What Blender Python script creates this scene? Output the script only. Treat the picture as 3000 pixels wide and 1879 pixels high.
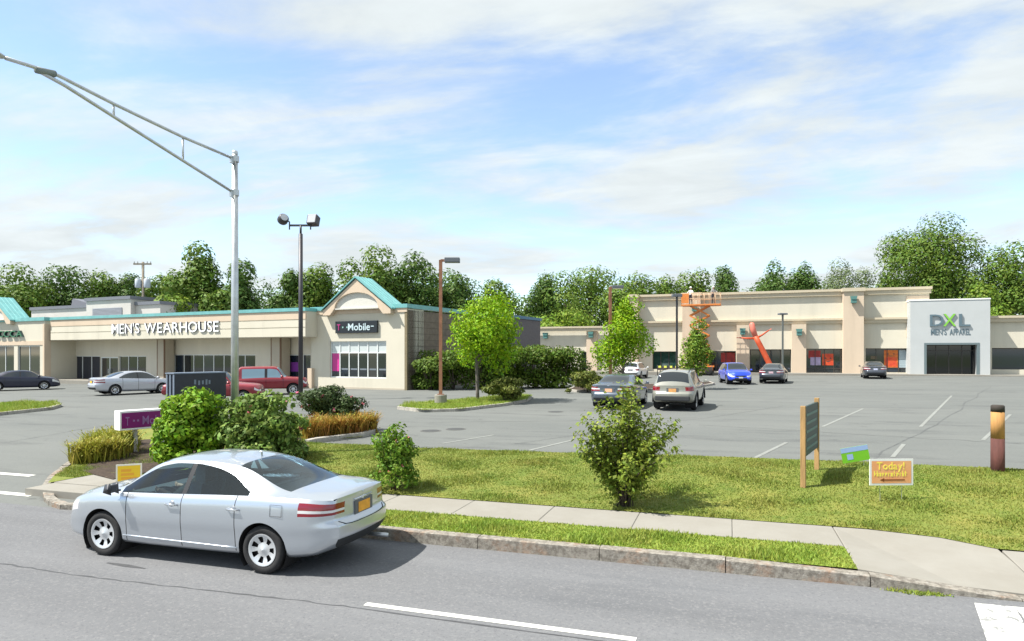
import bpy, bmesh, math, random
import numpy as np
from mathutils import Vector, Matrix

for o in list(bpy.data.objects): bpy.data.objects.remove(o)
S = bpy.context.scene
COL = S.collection
RAD = math.radians

# ------------------------------------------------------------------ camera
CAMH, FPX, HORY, YAW = 2.85, 1955.0, 1035.0, RAD(18)      # height, focal length and horizon in photo pixels (3000 x 1879)
cam = bpy.data.cameras.new('Camera'); camo = bpy.data.objects.new('Camera', cam); COL.objects.link(camo)
camo.location = (0, 0, CAMH); camo.rotation_euler = (RAD(90), 0, YAW)
cam.sensor_width = 36; cam.lens = 36*FPX/3000; cam.shift_y = (HORY-939.5)/3000
cam.clip_start = .1; cam.clip_end = 4000
S.camera = camo

# ------------------------------------------------------------------ sky and sun
SUN_AZ, SUN_EL = RAD(30), RAD(56)       # direction the shadows fall (from +X towards +Y), elevation
W = bpy.data.worlds.new('World'); S.world = W; W.use_nodes = True
nt = W.node_tree; nt.nodes.clear()
def wn(t, **k):
    n = nt.nodes.new(t)
    for a, b in k.items(): setattr(n, a, b)
    return n
def wl(a, b): nt.links.new(a, b)
sky = wn('ShaderNodeTexSky', sky_type='NISHITA', sun_disc=False, sun_elevation=SUN_EL, sun_rotation=RAD(240), air_density=1.0, dust_density=.15, ozone_density=1.6)
bg = wn('ShaderNodeBackground'); bg.inputs[1].default_value = .14
wl(sky.outputs[0], bg.inputs[0])
tc = wn('ShaderNodeTexCoord'); sep = wn('ShaderNodeSeparateXYZ'); wl(tc.outputs['Generated'], sep.inputs[0])
def wmath(op, a, b=None, clamp=False):
    n = wn('ShaderNodeMath', operation=op, use_clamp=clamp)
    for i, v in enumerate((a, b)):
        if v is None: continue
        if isinstance(v, (int, float)): n.inputs[i].default_value = v
        else: wl(v, n.inputs[i])
    return n.outputs[0]
zc = wmath('ADD', wmath('MAXIMUM', sep.outputs[2], 0.0), .10)
cmb = wn('ShaderNodeCombineXYZ'); wl(wmath('DIVIDE', sep.outputs[0], zc), cmb.inputs[0]); wl(wmath('DIVIDE', sep.outputs[1], zc), cmb.inputs[1])
mp = wn('ShaderNodeMapping'); mp.inputs['Rotation'].default_value = (0, 0, RAD(14)); mp.inputs['Scale'].default_value = (.50, .82, 1); mp.inputs['Location'].default_value = (1.9, 3.5, 0)
wl(cmb.outputs[0], mp.inputs[0])
n1 = wn('ShaderNodeTexNoise'); n1.inputs['Scale'].default_value = .75; n1.inputs['Detail'].default_value = 9; n1.inputs['Roughness'].default_value = .58; n1.inputs['Distortion'].default_value = .5
n2 = wn('ShaderNodeTexNoise'); n2.inputs['Scale'].default_value = 3.2; n2.inputs['Detail'].default_value = 7; n2.inputs['Roughness'].default_value = .6; n2.inputs['Distortion'].default_value = .3
wl(mp.outputs[0], n1.inputs[0]); wl(mp.outputs[0], n2.inputs[0])
cl = wmath('ADD', wmath('MULTIPLY', n1.outputs[0], .78), wmath('MULTIPLY', n2.outputs[0], .22))
mask = wn('ShaderNodeMapRange'); mask.interpolation_type = 'SMOOTHSTEP'
mask.inputs['From Min'].default_value = .40; mask.inputs['From Max'].default_value = .55; mask.inputs['To Min'].default_value = .12; mask.inputs['To Max'].default_value = 1.0
wl(cl, mask.inputs[0])
shade = wn('ShaderNodeMapRange'); shade.inputs['From Min'].default_value = .35; shade.inputs['From Max'].default_value = .65
shade.inputs['To Min'].default_value = .44; shade.inputs['To Max'].default_value = .52
wl(n2.outputs[0], shade.inputs[0])
bg2 = wn('ShaderNodeBackground'); bg2.inputs[0].default_value = (.90, .975, 1.0, 1)
wl(shade.outputs[0], bg2.inputs[1])
mx = wn('ShaderNodeMixShader'); wl(mask.outputs[0], mx.inputs[0]); wl(bg.outputs[0], mx.inputs[1]); wl(bg2.outputs[0], mx.inputs[2])
wo = wn('ShaderNodeOutputWorld'); wl(mx.outputs[0], wo.inputs[0])

sl = bpy.data.lights.new('Sun', 'SUN'); sl.energy = 5.0; sl.angle = RAD(.55); sl.color = (1, .955, .88)
so = bpy.data.objects.new('Sun', sl); COL.objects.link(so)
sd = Vector((math.cos(SUN_AZ)*math.cos(SUN_EL), math.sin(SUN_AZ)*math.cos(SUN_EL), -math.sin(SUN_EL)))
so.rotation_euler = sd.to_track_quat('-Z', 'Y').to_euler(); so.location = (-20, -12, 40)
S.view_settings.view_transform = 'Standard'; S.view_settings.look = 'None'
S.view_settings.exposure = .92; S.view_settings.gamma = 1; S.view_settings.use_curve_mapping = False

# ------------------------------------------------------------------ photo pixel -> place
CY, SY = math.cos(YAW), math.sin(YAW)
def ray(px, py):
    r, u = (px-1500)/FPX, (HORY-py)/FPX
    return Vector((r*CY-SY, r*SY+CY, u))
def lot(x, y): return .38+.006*x+.005*(y-15)
def sst(a, b, x):
    t = min(1, max(0, (x-a)/(b-a))); return t*t*(3-2*t)
def on_lot(px, py):
    d = ray(px, py)
    lam = (CAMH-(.38-.075))/(.006*d.x+.005*d.y-d.z)
    return Vector((0, 0, CAMH))+d*lam
def on_z(px, py, z):
    d = ray(px, py); return Vector((0, 0, CAMH))+d*((z-CAMH)/d.z)
def at_d(px, py, dist): return Vector((0, 0, CAMH))+ray(px, py)*dist
def cam_dir(deg): return deg+18      # angle from the picture's right hand towards the depth -> world angle

class Frame:
    def __init__(s, o, deg):
        s.o = Vector(o); s.th = RAD(deg); s.a = Vector((math.cos(s.th), math.sin(s.th), 0)); s.n = Vector((-math.sin(s.th), math.cos(s.th), 0))
    def sz(s, px, py, t=0):
        d = ray(px, py); o = Vector((0, 0, CAMH))-s.o
        lam = (t-o.dot(s.n))/d.dot(s.n); p = o+d*lam
        return p.dot(s.a), p.z
    def rect(s, x0, y0, x1, y1, t=0):
        xc, yc = (x0+x1)/2, (y0+y1)/2
        return s.sz(x0, yc, t)[0], s.sz(x1, yc, t)[0], s.sz(xc, y1, t)[1], s.sz(xc, y0, t)[1]
    def w(s, x, t, z): return s.o+s.a*x+s.n*t+Vector((0, 0, z))

# ------------------------------------------------------------------ materials
MATS = {}
def mat(name, col=(.5, .5, .5), rough=.6, metal=0, var=0, vscale=5, bump=0, bscale=60, spec=.5, coat=0, col2=None, island=0, trans=0, alpha=None, stretch=None, detail=6, emis=None):
    if name in MATS: return MATS[name]
    m = bpy.data.materials.new(name); m.use_nodes = True; t = m.node_tree
    b = t.nodes['Principled BSDF']
    b.inputs['Base Color'].default_value = (*col, 1); b.inputs['Roughness'].default_value = rough; b.inputs['Metallic'].default_value = metal
    b.inputs['Specular IOR Level'].default_value = spec; b.inputs['Coat Weight'].default_value = coat; b.inputs['Coat Roughness'].default_value = .04
    N = t.nodes.new; L = t.links.new
    src = None
    if var or bump or col2:
        tcn = N('ShaderNodeTexCoord'); vec = tcn.outputs['Object']
        if stretch:
            mpn = N('ShaderNodeMapping'); mpn.inputs['Scale'].default_value = stretch; L(vec, mpn.inputs[0]); vec = mpn.outputs[0]
    if var or col2:
        nz = N('ShaderNodeTexNoise'); nz.inputs['Scale'].default_value = vscale; nz.inputs['Detail'].default_value = detail; nz.inputs['Roughness'].default_value = .62
        L(vec, nz.inputs[0])
        mr = N('ShaderNodeMapRange'); mr.inputs['From Min'].default_value = .3; mr.inputs['From Max'].default_value = .7; L(nz.outputs[0], mr.inputs[0])
        mixn = N('ShaderNodeMix'); mixn.data_type = 'RGBA'
        c2 = col2 or tuple(min(1, c*(1+var)) for c in col); c1 = col if col2 else tuple(c*(1-var) for c in col)
        mixn.inputs[6].default_value = (*c1, 1); mixn.inputs[7].default_value = (*c2, 1)
        L(mr.outputs[0], mixn.inputs[0]); src = mixn.outputs[2]
    if island:
        g = N('ShaderNodeNewGeometry'); hs = N('ShaderNodeHueSaturation')
        if src: L(src, hs.inputs['Color'])
        else: hs.inputs['Color'].default_value = (*col, 1)
        m1 = N('ShaderNodeMapRange'); m1.inputs['To Min'].default_value = 1-island; m1.inputs['To Max'].default_value = 1+island; L(g.outputs['Random Per Island'], m1.inputs[0]); L(m1.outputs[0], hs.inputs['Value'])
        m2 = N('ShaderNodeMath'); m2.operation = 'MULTIPLY_ADD'; m2.inputs[1].default_value = 7.31; m2.inputs[2].default_value = .1; L(g.outputs['Random Per Island'], m2.inputs[0])
        m3 = N('ShaderNodeMath'); m3.operation = 'FRACT'; L(m2.outputs[0], m3.inputs[0])
        m4 = N('ShaderNodeMapRange'); m4.inputs['To Min'].default_value = .475; m4.inputs['To Max'].default_value = .522; L(m3.outputs[0], m4.inputs[0]); L(m4.outputs[0], hs.inputs['Hue'])
        src = hs.outputs[0]
    if src: L(src, b.inputs['Base Color'])
    if bump:
        nb = N('ShaderNodeTexNoise'); nb.inputs['Scale'].default_value = bscale; nb.inputs['Detail'].default_value = 5; L(vec, nb.inputs[0])
        bn = N('ShaderNodeBump'); bn.inputs['Strength'].default_value = bump; bn.inputs['Distance'].default_value = .02; L(nb.outputs[0], bn.inputs['Height']); L(bn.outputs[0], b.inputs['Normal'])
    if trans:
        tr = N('ShaderNodeBsdfTranslucent'); tr.inputs[0].default_value = (min(1, col[0]*1.5), min(1, col[1]*1.5), col[2]*.7, 1)
        if src: L(src, tr.inputs[0])
        ms = N('ShaderNodeMixShader'); ms.inputs[0].default_value = trans
        L(b.outputs[0], ms.inputs[1]); L(tr.outputs[0], ms.inputs[2]); L(ms.outputs[0], t.nodes['Material Output'].inputs[0])
    if alpha is not None:      # thin tinted glass: clear film with fresnel reflection
        tp = N('ShaderNodeBsdfTransparent'); tp.inputs[0].default_value = (*alpha, 1)
        gl = N('ShaderNodeBsdfGlossy'); gl.inputs['Roughness'].default_value = .02; gl.inputs[0].default_value = (.9, .97, 1, 1)
        fr = N('ShaderNodeFresnel'); fr.inputs[0].default_value = 1.75
        ms = N('ShaderNodeMixShader'); L(fr.outputs[0], ms.inputs[0]); L(tp.outputs[0], ms.inputs[1]); L(gl.outputs[0], ms.inputs[2])
        L(ms.outputs[0], t.nodes['Material Output'].inputs[0])
    MATS[name] = m; return m

def wearmat(name, layers, rough=.9, bump=.3, bscale=180, spec=.3):
    """layers: base colour then (colour, scale, lo, hi, strength, stretch) blended by noise"""
    m = bpy.data.materials.new(name); m.use_nodes = True; t = m.node_tree; b = t.nodes['Principled BSDF']
    N = t.nodes.new; L = t.links.new
    tcn = N('ShaderNodeTexCoord'); vec = tcn.outputs['Object']
    b.inputs['Roughness'].default_value = rough; b.inputs['Specular IOR Level'].default_value = spec
    cur = None; base = layers[0]
    for i, (c, sc, lo, hi, st, stretch) in enumerate(layers[1:]):
        v = vec
        mpn = N('ShaderNodeMapping'); mpn.inputs['Location'].default_value = (i*13.7, i*5.1, i*3.3)
        if stretch: mpn.inputs['Scale'].default_value = stretch
        L(v, mpn.inputs[0]); v = mpn.outputs[0]
        nz = N('ShaderNodeTexNoise'); nz.inputs['Scale'].default_value = sc; nz.inputs['Detail'].default_value = 8; nz.inputs['Roughness'].default_value = .65; L(v, nz.inputs[0])
        mr = N('ShaderNodeMapRange'); mr.inputs['From Min'].default_value = lo; mr.inputs['From Max'].default_value = hi; mr.inputs['To Max'].default_value = st; L(nz.outputs[0], mr.inputs[0])
        mx_ = N('ShaderNodeMix'); mx_.data_type = 'RGBA'; L(mr.outputs[0], mx_.inputs[0])
        if cur is None: mx_.inputs[6].default_value = (*base, 1)
        else: L(cur, mx_.inputs[6])
        mx_.inputs[7].default_value = (*c, 1); cur = mx_.outputs[2]
    L(cur, b.inputs['Base Color'])
    if bump:
        nb = N('ShaderNodeTexNoise'); nb.inputs['Scale'].default_value = bscale; nb.inputs['Detail'].default_value = 4; L(vec, nb.inputs[0])
        bn = N('ShaderNodeBump'); bn.inputs['Strength'].default_value = bump; bn.inputs['Distance'].default_value = .01; L(nb.outputs[0], bn.inputs['Height']); L(bn.outputs[0], b.inputs['Normal'])
    MATS[name] = m; return m

# ------------------------------------------------------------------ mesh helpers
def link(name, me, m=None, parent=None, smooth=False):
    if m is not None:
        if len(me.materials): me.materials.clear()
        for k in (m if isinstance(m, (list, tuple)) else [m]): me.materials.append(k)
    if smooth: me.polygons.foreach_set('use_smooth', [True]*len(me.polygons))
    o = bpy.data.objects.new(name, me); COL.objects.link(o)
    if parent is not None: o.parent = parent
    return o
class MB:
    def __init__(s): s.v = []; s.f = []; s.mi = []; s.cur = 0
    def add(s, vs, fs):
        b = len(s.v); s.v += [tuple(p) for p in vs]
        for f in fs: s.f.append(tuple(i+b for i in f)); s.mi.append(s.cur)
        return s
    def quad(s, *p): return s.add(p, [tuple(range(len(p)))])
    def box(s, x0, x1, y0, y1, z0, z1):
        return s.add([(x0, y0, z0), (x1, y0, z0), (x1, y1, z0), (x0, y1, z0), (x0, y0, z1), (x1, y0, z1), (x1, y1, z1), (x0, y1, z1)],
                     [(0, 3, 2, 1), (4, 5, 6, 7), (0, 1, 5, 4), (1, 2, 6, 5), (2, 3, 7, 6), (3, 0, 4, 7)])
    def tube(s, pts, rad, n=10, cap=True):
        pts = [Vector(p) for p in pts]; rad = rad if isinstance(rad, (list, tuple)) else [rad]*len(pts)
        vs = []; fs = []
        up = None
        for i, p in enumerate(pts):
            d = (pts[min(i+1, len(pts)-1)]-pts[max(i-1, 0)]).normalized()
            if up is None or abs(d.dot(up)) > .98: up = Vector((1, 0, 0)) if abs(d.x) < .9 else Vector((0, 1, 0))
            u = d.cross(up).normalized(); w = d.cross(u).normalized(); up = u.cross(d) if False else up
            for k in range(n):
                a = 2*math.pi*k/n; vs.append(p+u*(math.cos(a)*rad[i])+w*(math.sin(a)*rad[i]))
        for i in range(len(pts)-1):
            for k in range(n):
                fs.append((i*n+k, i*n+(k+1) % n, (i+1)*n+(k+1) % n, (i+1)*n+k))
        if cap: fs.append(tuple(range(n-1, -1, -1))); fs.append(tuple((len(pts)-1)*n+k for k in range(n)))
        return s.add(vs, fs)
    def lathe(s, prof, axis='z', n=24, c=(0, 0, 0)):
        vs = []; fs = []
        for r, h in prof:
            for k in range(n):
                a = 2*math.pi*k/n
                p = (r*math.cos(a), r*math.sin(a), h) if axis == 'z' else ((r*math.cos(a), h, r*math.sin(a)) if axis == 'y' else (h, r*math.cos(a), r*math.sin(a)))
                vs.append((p[0]+c[0], p[1]+c[1], p[2]+c[2]))
        for i in range(len(prof)-1):
            for k in range(n): fs.append((i*n+k, i*n+(k+1) % n, (i+1)*n+(k+1) % n, (i+1)*n+k))
        return s.add(vs, fs)
    def prism(s, poly, y0, y1):          # polygon in x,z extruded along y
        n = len(poly)
        return s.add([(x, y0, z) for x, z in poly]+[(x, y1, z) for x, z in poly],
                     [tuple(range(n)), tuple(range(2*n-1, n-1, -1))]+[(i, (i+1) % n+0, (i+1) % n+n, i+n) for i in range(n)])
    def build(s, name, m=None, parent=None, smooth=False, bevel=0, fix=True):
        me = bpy.data.meshes.new(name); me.from_pydata(s.v, [], s.f)
        if any(s.mi): me.polygons.foreach_set('material_index', s.mi)
        if fix or bevel:
            bm = bmesh.new(); bm.from_mesh(me)
            if bevel:
                bmesh.ops.bevel(bm, geom=[e for e in bm.edges if len(e.link_faces) == 2 and e.calc_face_angle(0) > .5], offset=bevel, segments=2, affect='EDGES', profile=.6)
            bmesh.ops.recalc_face_normals(bm, faces=bm.faces); bm.to_mesh(me); bm.free()
        me.update()
        return link(name, me, m, parent, smooth)
def tag(o, label, cat, group=None):
    o['label'] = label; o['category'] = cat
    if group: o['group'] = group
    return o
def thing(name, label, cat, loc=(0, 0, 0), rz=0, group=None):
    o = bpy.data.objects.new(name, None); COL.objects.link(o); o.empty_display_size = .2
    o.location = loc; o.rotation_euler = (0, 0, RAD(rz)); return tag(o, label, cat, group)
def struct(o): o['kind'] = 'structure'; return o
def pchip(xs, ys, x):
    xs = np.asarray(xs, float); ys = np.asarray(ys, float)
    if xs[0] > xs[-1]: xs, ys = xs[::-1], ys[::-1]
    h = np.diff(xs); d = np.diff(ys)/h; m = np.zeros_like(xs)
    if len(xs) > 2:
        for i in range(1, len(xs)-1):
            if d[i-1]*d[i] > 0: w1 = 2*h[i]+h[i-1]; w2 = h[i]+2*h[i-1]; m[i] = (w1+w2)/(w1/d[i-1]+w2/d[i])
    m[0] = d[0]; m[-1] = d[-1]
    x = np.clip(np.asarray(x, float), xs[0], xs[-1]); i = np.clip(np.searchsorted(xs, x, side='right')-1, 0, len(xs)-2)
    t = (x-xs[i])/h[i]; t2 = t*t; t3 = t2*t
    return (2*t3-3*t2+1)*ys[i]+(t3-2*t2+t)*h[i]*m[i]+(-2*t3+3*t2)*ys[i+1]+(t3-t2)*h[i]*m[i+1]
def raw_mesh(name, V, n_per):
    """V: (k, n_per, 3) array of separate polygons"""
    k = V.shape[0]; me = bpy.data.meshes.new(name)
    me.vertices.add(k*n_per); me.vertices.foreach_set('co', V.reshape(-1).astype(np.float32))
    me.loops.add(k*n_per); me.loops.foreach_set('vertex_index', np.arange(k*n_per, dtype=np.int32))
    me.polygons.add(k); me.polygons.foreach_set('loop_start', np.arange(0, k*n_per, n_per, dtype=np.int32)); me.polygons.foreach_set('loop_total', np.full(k, n_per, dtype=np.int32))
    me.update(calc_edges=True); return me
def leaf_quads(C, Nn, size, rng, aspect=.55):
    k = len(C); Nn = Nn/np.maximum(1e-6, np.linalg.norm(Nn, axis=1, keepdims=True))
    R = rng.normal(size=(k, 3)); U = np.cross(Nn, R); U /= np.maximum(1e-6, np.linalg.norm(U, axis=1, keepdims=True)); Vv = np.cross(Nn, U)
    L = (size*(.65+.7*rng.random(k)))[:, None]
    fold = Nn*L*.18
    return np.stack([C+U*L, C+Vv*L*aspect+fold, C-U*L, C-Vv*L*aspect+fold], axis=1)

# ------------------------------------------------------------------ lettering
_GL = {}
def glyph(ch, depth):
    key = (ch, round(depth, 4))
    if key in _GL: return _GL[key]
    cu = bpy.data.curves.new('glyph', 'FONT'); cu.body = ch; cu.size = 1; cu.extrude = depth; cu.resolution_u = 3; cu.offset = .006
    o = bpy.data.objects.new('glyph', cu); COL.objects.link(o)
    bpy.context.view_layer.update()
    me = bpy.data.meshes.new_from_object(o.evaluated_get(bpy.context.evaluated_depsgraph_get()))
    bpy.data.objects.remove(o)
    co = np.empty(len(me.vertices)*3); me.vertices.foreach_get('co', co); co = co.reshape(-1, 3)
    faces = [tuple(p.vertices) for p in me.polygons]; nz = [p.normal.z for p in me.polygons]
    bpy.data.meshes.remove(me)
    _GL[key] = (co, faces, nz); return _GL[key]
def lettering(parent, text, x0, x1, z0, z1, y, front, side=None, depth=.02, gap=.09, name='letter', label=True):
    """one mesh per character, fitted in x0..x1 / z0..z1 on the plane local y, facing -y"""
    items = []; x = 0
    for ch in text:
        if ch == ' ': x += .34; continue
        co, f, nz = glyph(ch, .5)
        w = co[:, 0].max()-co[:, 0].min(); items.append((ch, x-co[:, 0].min())); x += w+gap
    total = x-gap; sx = (x1-x0)/total
    hs = [glyph(c, .5)[0][:, 1] for c, _ in items]; lo = min(0, min(h.min() for h in hs)) if text.islower() else 0; hi = max(h.max() for h in hs)
    sz = (z1-z0)/(hi-lo)
    for ch, off in items:
        co, f, nz = glyph(ch, .5)
        vs = [(x0+(p[0]+off)*sx, y-(p[2]+.5)*depth, z0+(p[1]-lo)*sz) for p in co]
        me = bpy.data.meshes.new(name); me.from_pydata(vs, [], f)
        if side is not None: me.polygons.foreach_set('material_index', [0 if n > .5 else 1 for n in nz])
        me.update(); link(name, me, [front, side] if side else [front], parent)
# ------------------------------------------------------------------ shared materials
wearmat('asphalt_road', [(0.121, 0.124, 0.130), ((0.161, 0.165, 0.172), .35, .35, .65, .9, (.25, 1.6, 1)), ((0.085, 0.090, 0.098), 1.1, .55, .75, .55, (.2, 1.3, 1)), ((0.196, 0.196, 0.198), 26, .52, .66, .75, None), ((0.085, 0.085, 0.094), 33, .54, .68, .7, None), ((0.271, 0.271, 0.272), 90, .60, .72, .8, None)], .92, .35, 220)
wearmat('asphalt_lot', [(0.114, 0.122, 0.117), ((0.147, 0.154, 0.145), .12, .35, .65, .9, (.6, 2.2, 1)), ((0.075, 0.079, 0.079), .5, .54, .70, .8, (.5, 1.8, 1)), ((0.048, 0.050, 0.049), 1.7, .64, .72, .7, None), ((0.157, 0.162, 0.155), 3.5, .55, .8, .5, None), ((0.152, 0.157, 0.148), 16, .52, .66, .6, None), ((0.083, 0.087, 0.086), 21, .55, .7, .5, None)], .93, .25, 150)
wearmat('lawn_soil', [(.135, .17, .03), ((.23, .21, .05), 1.3, .42, .68, .85, None), ((.07, .12, .018), 2.6, .5, .72, .8, None), ((.26, .22, .10), 9, .6, .75, .5, None)], .95, .6, 90)
wearmat('strip_soil', [(.16, .23, .03), ((.26, .27, .05), 1.7, .45, .7, .7, None), ((.08, .14, .018), 4, .5, .72, .7, None)], .95, .6, 90)
wearmat('concrete', [(0.229, 0.216, 0.187), ((0.264, 0.253, 0.225), .9, .4, .65, .8, None), ((0.264, 0.251, 0.220), 2.2, .55, .75, .6, None), ((0.194, 0.194, 0.176), 40, .63, .75, .5, None)], .9, .3, 140)
wearmat('granite', [(.27, .25, .215), ((.14, .125, .105), 14, .42, .6, .95, None), ((.30, .17, .10), 2.6, .53, .68, .65, None), ((.37, .35, .32), 22, .58, .68, .7, None), ((.10, .095, .085), 30, .60, .7, .7, None)], .85, .7, 60)
wearmat('mulch', [(.045, .032, .024), ((.09, .065, .045), 12, .45, .65, .8, None), ((.02, .015, .012), 30, .5, .7, .8, None)], .97, 1.0, 45)
wearmat('paint_line', [(.235, .245, .23), ((.19, .20, .185), 9, .46, .58, .95, None), ((.2, .205, .19), 1.2, .42, .6, .8, None)], .8, .1)
wearmat('paint_dash', [(.58, .58, .54), ((.35, .35, .34), 18, .58, .72, .7, None)], .7, .1)
M_black = mat('black_plastic', (.012, .012, .013), .5)
M_rubber = mat('rubber', (.018, .018, .019), .85, var=.3, vscale=20)
M_galv = mat('galvanised_steel', (.52, .54, .55), .42, .75, var=.14, vscale=6)
M_bronze = mat('dark_bronze_paint', (.05, .048, .055), .45, .3)
M_rust = mat('brown_pole_paint', (.26, .115, .062), .6, 0, var=.35, vscale=3)
M_teal = mat('teal_metal_roof', (.16, .40, .40), .42, .15, var=.12, vscale=2)
M_white = mat('white_paint', (.78, .78, .76), .5, var=.04, vscale=4)
M_glassb = mat('bluish_window_glass', (.020, .030, .045), .05, spec=.9); M_glassc = mat('smoky_window_glass', (.035, .037, .036), .05, spec=.8)
M_glassd = mat('dark_window_glass', (.012, .018, .022), .04, spec=.9)
M_wood = mat('weathered_wood', (.36, .22, .09), .8, var=.3, vscale=8, stretch=(1, 1, .12), bump=.4, bscale=50)
M_bark = mat('bark', (.085, .065, .05), .9, var=.35, vscale=14, bump=.8, bscale=40)

# ------------------------------------------------------------------ ground
from mathutils.geometry import delaunay_2d_cdt
KY = 9.08; WN, WF = 10.23, 11.33          # kerb face, near and far edge of the sidewalk
def lotz(x, y): return lot(x, y) if y > 16 else lot(x, 16)*(y-KY)/(16-KY)
def gz(x, y):
    return .180+(lot(x, max(y, 15))+.05-.180)*sst(WF, 14.9, y)
def poly_sheet(poly, zf, step, name, m, parent=None, seed=0):
    P = [Vector((p[0], p[1])) for p in poly]; n = len(P)
    xs = [p.x for p in P]; ys = [p.y for p in P]
    def inside(x, y):
        c = False; j = n-1
        for i in range(n):
            if (P[i].y > y) != (P[j].y > y) and x < (P[j].x-P[i].x)*(y-P[i].y)/(P[j].y-P[i].y)+P[i].x: c = not c
            j = i
        return c
    def inside_np(X, Y):
        c = np.zeros(len(X), bool); j = n-1
        for i in range(n):
            yi, yj, xi, xj = P[i].y, P[j].y, P[i].x, P[j].x
            if yi != yj: c ^= ((yi > Y) != (yj > Y)) & (X < (xj-xi)*(Y-yi)/(yj-yi)+xi)
            j = i
        return c
    pts = list(P); x = min(xs)+step/2
    while x < max(xs):
        y = min(ys)+step/2
        while y < max(ys):
            if inside(x, y): pts.append(Vector((x, y)))
            y += step
        x += step
    vs, _, fs, *_ = delaunay_2d_cdt(pts, [], [list(range(n))], 1, 1e-5)
    me = bpy.data.meshes.new(name); me.from_pydata([(v.x, v.y, zf(v.x, v.y)) for v in vs], [], [tuple(f) for f in fs]); me.update()
    bm = bmesh.new(); bm.from_mesh(me); bmesh.ops.recalc_face_normals(bm, faces=bm.faces)
    if bm.faces and sum(f.normal.z for f in bm.faces) < 0: bmesh.ops.reverse_faces(bm, faces=bm.faces)
    bm.to_mesh(me); bm.free()
    return link(name, me, m, parent, True), inside_np

g = MB(); g.quad((-1500, -1500, -1.4), (1500, -1500, -1.4), (1500, 1500, -1.4), (-1500, 1500, -1.4))
struct(g.build('ground', mat('field', (.09, .12, .04), .95, var=.3, vscale=.05)))
g = MB()
for i in range(40):
    x0, x1 = -110+i*5, -105+i*5
    g.quad((x0, -14, 0), (x1, -14, 0), (x1, KY, 0), (x0, KY, 0))
road = struct(g.build('road', MATS['asphalt_road']))
g = MB(); XS = [-130+4*i for i in range(57)]; YS = [KY, 10, 11, 12, 13, 14, 15, 16]+[16+4*i for i in range(1, 33)]
vs = [(x, y, lotz(x, y)) for y in YS for x in XS]; nx = len(XS)
g.add(vs, [(j*nx+i, j*nx+i+1, (j+1)*nx+i+1, (j+1)*nx+i) for j in range(len(YS)-1) for i in range(nx-1)])
plot = struct(g.build('parking_lot', MATS['asphalt_lot'], smooth=True))

def ribbon(pts, w, name, m, parent, zf, lift=.004):
    g = MB(); L_ = []; R_ = []
    for i, p in enumerate(pts):
        a = Vector(pts[max(0, i-1)][:2]); b = Vector(pts[min(len(pts)-1, i+1)][:2]); d = (b-a).normalized(); nrm = Vector((-d.y, d.x))
        ww = (w[i] if isinstance(w, list) else w)/2
        for arr, s_ in ((L_, 1), (R_, -1)):
            q = Vector(p[:2])+nrm*ww*s_; arr.append((q.x, q.y, zf(q.x, q.y)+lift))
    for i in range(len(pts)-1): g.quad(L_[i], R_[i], R_[i+1], L_[i+1])
    return g.build(name, m, parent)
def seg(p0, p1, n=8): return [(p0[0]+(p1[0]-p0[0])*i/n, p0[1]+(p1[1]-p0[1])*i/n) for i in range(n+1)]
flat = lambda x, y: 0
a, b_ = on_z(1065, 1774, 0), on_z(1780, 1859, 0)
dY = (a.y+b_.y)/2
ribbon(seg((a.x, dY), (a.x+3.05, dY)), .095, 'lane_dash', MATS['paint_dash'], road, flat)
ribbon(seg((a.x-12.2, dY), (a.x-9.15, dY)), .12, 'lane_dash', MATS['paint_dash'], road, flat)
wearmat('worn_paint', [(.62, .62, .58), ((.15, .155, .155), 7, .50, .60, .95, None), ((.40, .40, .38), 1.6, .45, .65, .6, None)], .8, .1)
for x00, x10, x01, x11, y0, y1, z_ in ((1.95, 2.42, 2.66, 3.05, 5.4, 8.86, .005), (3.0, 4.4, 3.05, 4.4, 8.42, 8.86, .0065), (2.93, 4.4, 2.98, 4.4, 7.70, 8.08, .0065), (2.75, 4.4, 2.8, 4.4, 6.6, 7.1, .0065)):     # worn crossing bars by the ramp
    g = MB(); g.quad((x00, y0, z_), (x10, y0, z_), (x11, y1, z_), (x01, y1, z_)); g.build('crossing_bar', MATS['worn_paint'], road, fix=False)
M_tar = mat('tar_seam', (.055, .056, .06), .8, var=.3, vscale=10)
random.seed(3)
cr = [on_z(x, y, 0) for x, y in ((-60, 1643), (13, 1652), (129, 1672), (290, 1695), (441, 1711), (695, 1741), (900, 1763), (1055, 1783))]
pts = []
for i in range(len(cr)-1):
    for k in range(6):
        t = k/6; p = cr[i].lerp(cr[i+1], t); pts.append((p.x, p.y+random.uniform(-.018, .018)))
pts.append((cr[-1].x, cr[-1].y)); pts += [(cr[-1].x+.4*k, dY-.14+random.uniform(-.012, .012)) for k in range(1, 9)]
ribbon(pts, [random.uniform(.012, .038) for _ in pts], 'tar_seam', M_tar, road, flat, .002)
p = on_z(372, 1657, 0); ribbon(seg((p.x-.35, p.y), (p.x+.35, p.y-.03), 4), [.03, .07, .09, .06, .02], 'asphalt_patch', M_tar, road, flat, .003)
# crosswalk lines over the driveway mouth
for py in (1399, 1449):
    p = on_z(95, py, .05); ribbon(seg((-24, p.y), (p.x, p.y), 12), .17, 'crosswalk_line', MATS['paint_dash'], plot, lotz, .006)
# faint stall lines in the lot
for (x0, y0, x1, y1) in ((1296, 1300, 1447, 1275), (1547, 1321, 1674, 1291), (2200, 1348, 2304, 1297), (2410, 1251, 2528, 1198), (2615, 1340, 2648, 1302), (2697, 1251, 2788, 1160), (1830, 1322, 1950, 1290), (2880, 1290, 2960, 1215)):
    p, q = on_lot(x0, y0), on_lot(x1, y1); ribbon(seg(p, q, 6), .10, 'stall_line', MATS['paint_line'], plot, lotz, .006)

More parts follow.
